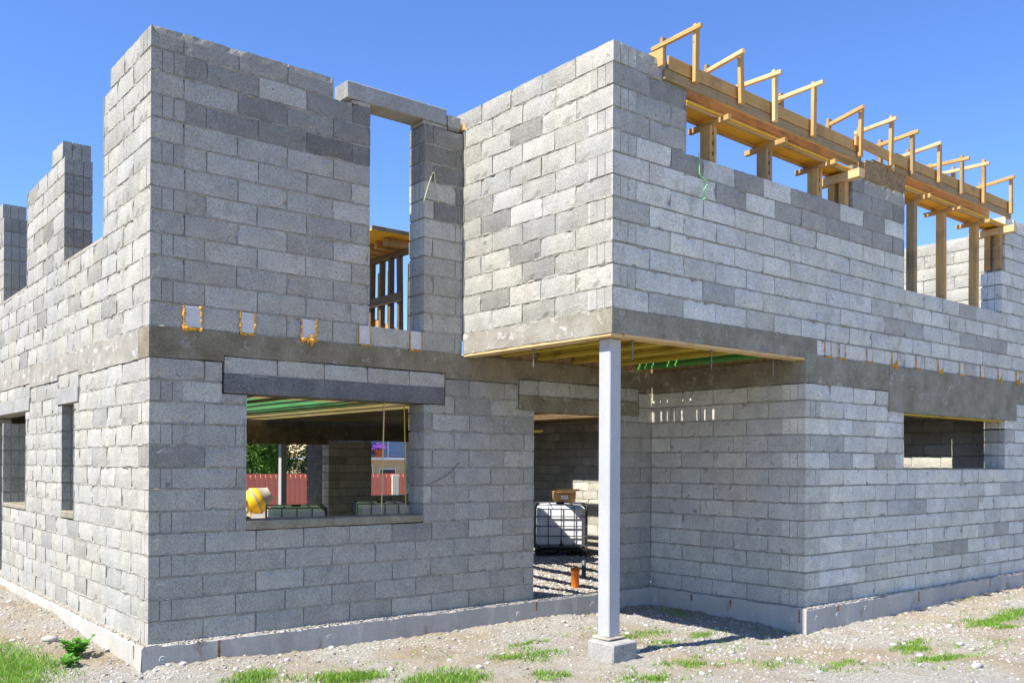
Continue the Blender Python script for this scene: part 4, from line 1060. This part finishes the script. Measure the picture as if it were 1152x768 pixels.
# ================================================================== neighbouring house of yellow brick
nh = empty('brick_house', (22, 34, -.1), 'yellow brick house with a railed balcony beyond the red fence', 'house')
def nb(name, mat, *boxes, parent=None, bev=0):
    mb = MB()
    for b in boxes: mb.box(*b, 0, bev=bev)
    return mb.build(name, mat, parent or nh)
nb('wall', 'brick', (-2.2, 9, 0, .3, 0, 1.84), (-1.9, 9, 1.6, 9, 1.99, 4.6), (-2.2, -1.9, .3, 9, 0, 1.84))
nb('balcony_slab', 'white', (-2.5, 9.2, -.35, 9, 1.845, 1.985), bev=.01)
for (a, b, z0, z1) in ((-1.5, .28, .35, 1.55), (.78, 1.7, .6, 1.34)):
    f = nb('window', 'white', (a - .05, b + .05, -.03, .0, z0 - .05, z1 + .05)); nb('pane', 'glass', (a, b, -.045, -.031, z0, z1), parent=f)
for (a, b) in ((-.8, .6), (1.4, 3.2), (4.5, 6.5)):
    f = nb('window', 'white', (a - .06, b + .06, 1.56, 1.60, 2.2, 4.2)); nb('pane', 'glass', (a, b, 1.54, 1.558, 2.26, 4.14), parent=f)
rl = nb('railing', 'rail', (-2.4, 9, -.24, -.2, 2.92, 2.98), (-2.4, 9, -.24, -.2, 2.06, 2.10), *[(x - .05, x + .05, -.25, -.19, 1.985, 2.98) for x in (-2.3, -.62, 1.12, 2.8, 4.5, 6.2, 8)])
nb('rail_panel', 'rail_glass', (-2.2, 8.9, -.215, -.205, 2.11, 2.915), parent=rl)
mb = MB(); mb.mesh([(-2.6, -.4, 4.6), (9.4, -.4, 4.6), (9.4, 9.4, 4.6), (-2.6, 9.4, 4.6), (1, 4.5, 6.8), (6, 4.5, 6.8)], [(0, 1, 5, 4), (1, 2, 5), (2, 3, 4, 5), (3, 0, 4), (3, 2, 1, 0)]); mb.build('roof', 'tiles', nh)
fp = empty('flower_pot', (22.40, 33.55, 1.885), 'terracotta pot of purple flowers on the brick house balcony edge', 'flower pot')
mb = MB(); mb.lathe((0, 0, 0), [(.14, 0), (.22, .34), (.25, .34), (.25, .40), (.2, .40)], 18); mb.build('pot', 'pot', fp, True)
mb = MB()
for _ in range(420):
    a = R(0, 6.28); r = R(0, .42) ; c = Vector((math.cos(a) * r, math.sin(a) * r, .42 + R(0, .32) * (1 - r * 1.2))); d = Vector((R(-1, 1), R(-1, 1), R(-.5, 1))).normalized(); s = d.orthogonal().normalized()
    l = .05; mb.poly([c, c + d * l + s * l * .6, c + d * l * 2, c + d * l - s * l * .6])
mb.build('flowers', 'flower', fp)
th_ = empty('tiled_house', (24.2, 46, -.1), 'house with an orange tiled roof behind the spruce', 'house')
nb('wall', 'white', (-3, 4, 0, 6, 0, 1.6), parent=th_)
mb = MB(); mb.mesh([(-3.4, -.4, 1.6), (4.4, -.4, 1.6), (4.4, 6.4, 1.6), (-3.4, 6.4, 1.6), (-3.4, 3, 4.2), (4.4, 3, 4.2)], [(0, 1, 5, 4), (1, 2, 5), (2, 3, 4, 5), (3, 0, 4), (3, 2, 1, 0)]); mb.build('roof', 'tiles', th_)
f = nb('window', 'white', (-1, .2, -.05, -.002, .5, 1.4), parent=th_); nb('pane', 'glass', (-.95, .15, -.065, -.051, .55, 1.35), parent=f)

# ================================================================== trees behind the fence
def tree(x, y, h, rad, label, kind='leaf', n=11000, name='leafy_tree'):
    root = empty(name, (x, y, -.12), label, 'tree', 'trees beyond the fence')
    tr = MB(); tr.tube([(0, 0, -.1), (R(-.1, .1), R(-.1, .1), h * .35), (R(-.2, .2), R(-.2, .2), h * .8)], [.16, .12, .04], 8)
    cents = []
    if kind == 'leaf':
        for k in range(30):
            a = R(0, 6.28); z = h * R(.22, .92); rr = rad * R(.3, .8) * (1 - abs(z / h - .5) * .7)
            p = Vector((math.cos(a) * rr, math.sin(a) * rr, z)); tr.tube([(0, 0, z * .55), p * .55 + Vector((0, 0, z * .4)), p], [.06, .035, .012], 6); cents.append((p, rad * R(.32, .5)))
    tr.build('trunk', 'bark', root)
    lf = MB()
    for k in range(n):
        if kind == 'leaf':
            c, r = random.choice(cents); d = Vector((random.gauss(0, 1), random.gauss(0, 1), random.gauss(0, 1))).normalized() * r * R(.35, 1.0) ** .6; p = c + d; l = R(.05, .10)
        else:
            f = random.random() ** .7; z = h * (1 - f) * .97 + .12; a = R(0, 6.28); tier = .72 + .28 * math.sin(z * 9 + math.sin(a * 5) * .8); rr = rad * f * tier * R(.55, 1.0); p = Vector((math.cos(a) * rr, math.sin(a) * rr, z - rr * .25)); l = R(.05, .10)
        e = Vector((random.gauss(0, 1), random.gauss(0, 1), random.gauss(0, .7))).normalized()
        if kind != 'leaf': e = Vector((math.cos(a), math.sin(a), -.35 + R(-.2, .2))).normalized()
        s = e.orthogonal().normalized(); s = Matrix.Rotation(R(0, 6.28), 3, e) @ s; w = l * (.45 if kind == 'leaf' else .22)
        lf.poly([p, p + e * l + s * w, p + e * l * 2.1, p + e * l - s * w])
    lf.build('crown', kind, root)
tree(13.2, 29.0, 4.6, 1.9, 'broad leafy tree directly above the red fence beside the mixer'); tree(15.2, 30.8, 5.0, 2.0, 'second leafy tree in back of the pillar, paler and wider'); tree(11.0, 31, 5.4, 2.2, 'leafy tree hidden largely by the window jamb')
tree(16.45, 29.2, 4.3, 1.0, 'dark green spruce beside the orange tiled roof', 'spruce', 7000, 'spruce_tree')

# ================================================================== light, sky, camera
AZ = Vector((1, -.010, 0)).normalized(); EL = math.radians(53.5)
sd = Vector((AZ.x * math.cos(EL), AZ.y * math.cos(EL), -math.sin(EL)))
sun = bpy.data.lights.new('sun', 'SUN'); sun.energy = 3.8; sun.angle = math.radians(.53); sun.color = (1.0, .96, .905)
so = bpy.data.objects.new('sun', sun); COL.objects.link(so); so.rotation_euler = sd.to_track_quat('-Z', 'Y').to_euler()
w = bpy.data.worlds.new('World'); scene.world = w; w.use_nodes = True
nt = w.node_tree; bg = nt.nodes['Background']
sky = nt.nodes.new('ShaderNodeTexSky'); sky.sky_type = 'NISHITA'; sky.sun_disc = False
sky.sun_elevation = EL
to_sun = -sd; sky.sun_rotation = math.atan2(to_sun.x, to_sun.y)
sky.altitude = 1200; sky.air_density = 1.0; sky.dust_density = .15; sky.ozone_density = 3.5
hs = nt.nodes.new('ShaderNodeHueSaturation'); hs.inputs['Saturation'].default_value = 1.1; nt.links.new(sky.outputs[0], hs.inputs['Color'])
nt.links.new(mixc(nt, 1.0, hs.outputs[0], (.905, .962, 1.21), 'MULTIPLY'), bg.inputs[0]); bg.inputs[1].default_value = .09

cam = bpy.data.cameras.new('camera'); co = bpy.data.objects.new('camera', cam); COL.objects.link(co); scene.camera = co
yaw, pitch, roll = .6833, .0021, .0047
F = Vector((math.sin(yaw) * math.cos(pitch), math.cos(yaw) * math.cos(pitch), math.sin(pitch)))
Rt = Vector((math.cos(yaw), -math.sin(yaw), 0)); Upv = Rt.cross(F)
R2 = Rt * math.cos(roll) + Upv * math.sin(roll); U2v = Upv * math.cos(roll) - Rt * math.sin(roll)
mw = Matrix((R2, U2v, -F)).transposed().to_4x4(); mw.translation = Vector((-2.6371, -8.2954, 1.6193)); co.matrix_world = mw
cam.sensor_width = 36; cam.lens = 1036.85 / 1152 * 36; cam.shift_y = (518.26 - 384) / 1152
cam.clip_start = .1; cam.clip_end = 1000
vs_ = scene.view_settings; vs_.view_transform = 'Standard'; vs_.look = 'None'; vs_.gamma = 1; vs_.exposure = 1.30; vs_.use_curve_mapping = False
scene.cycles.max_bounces = 8
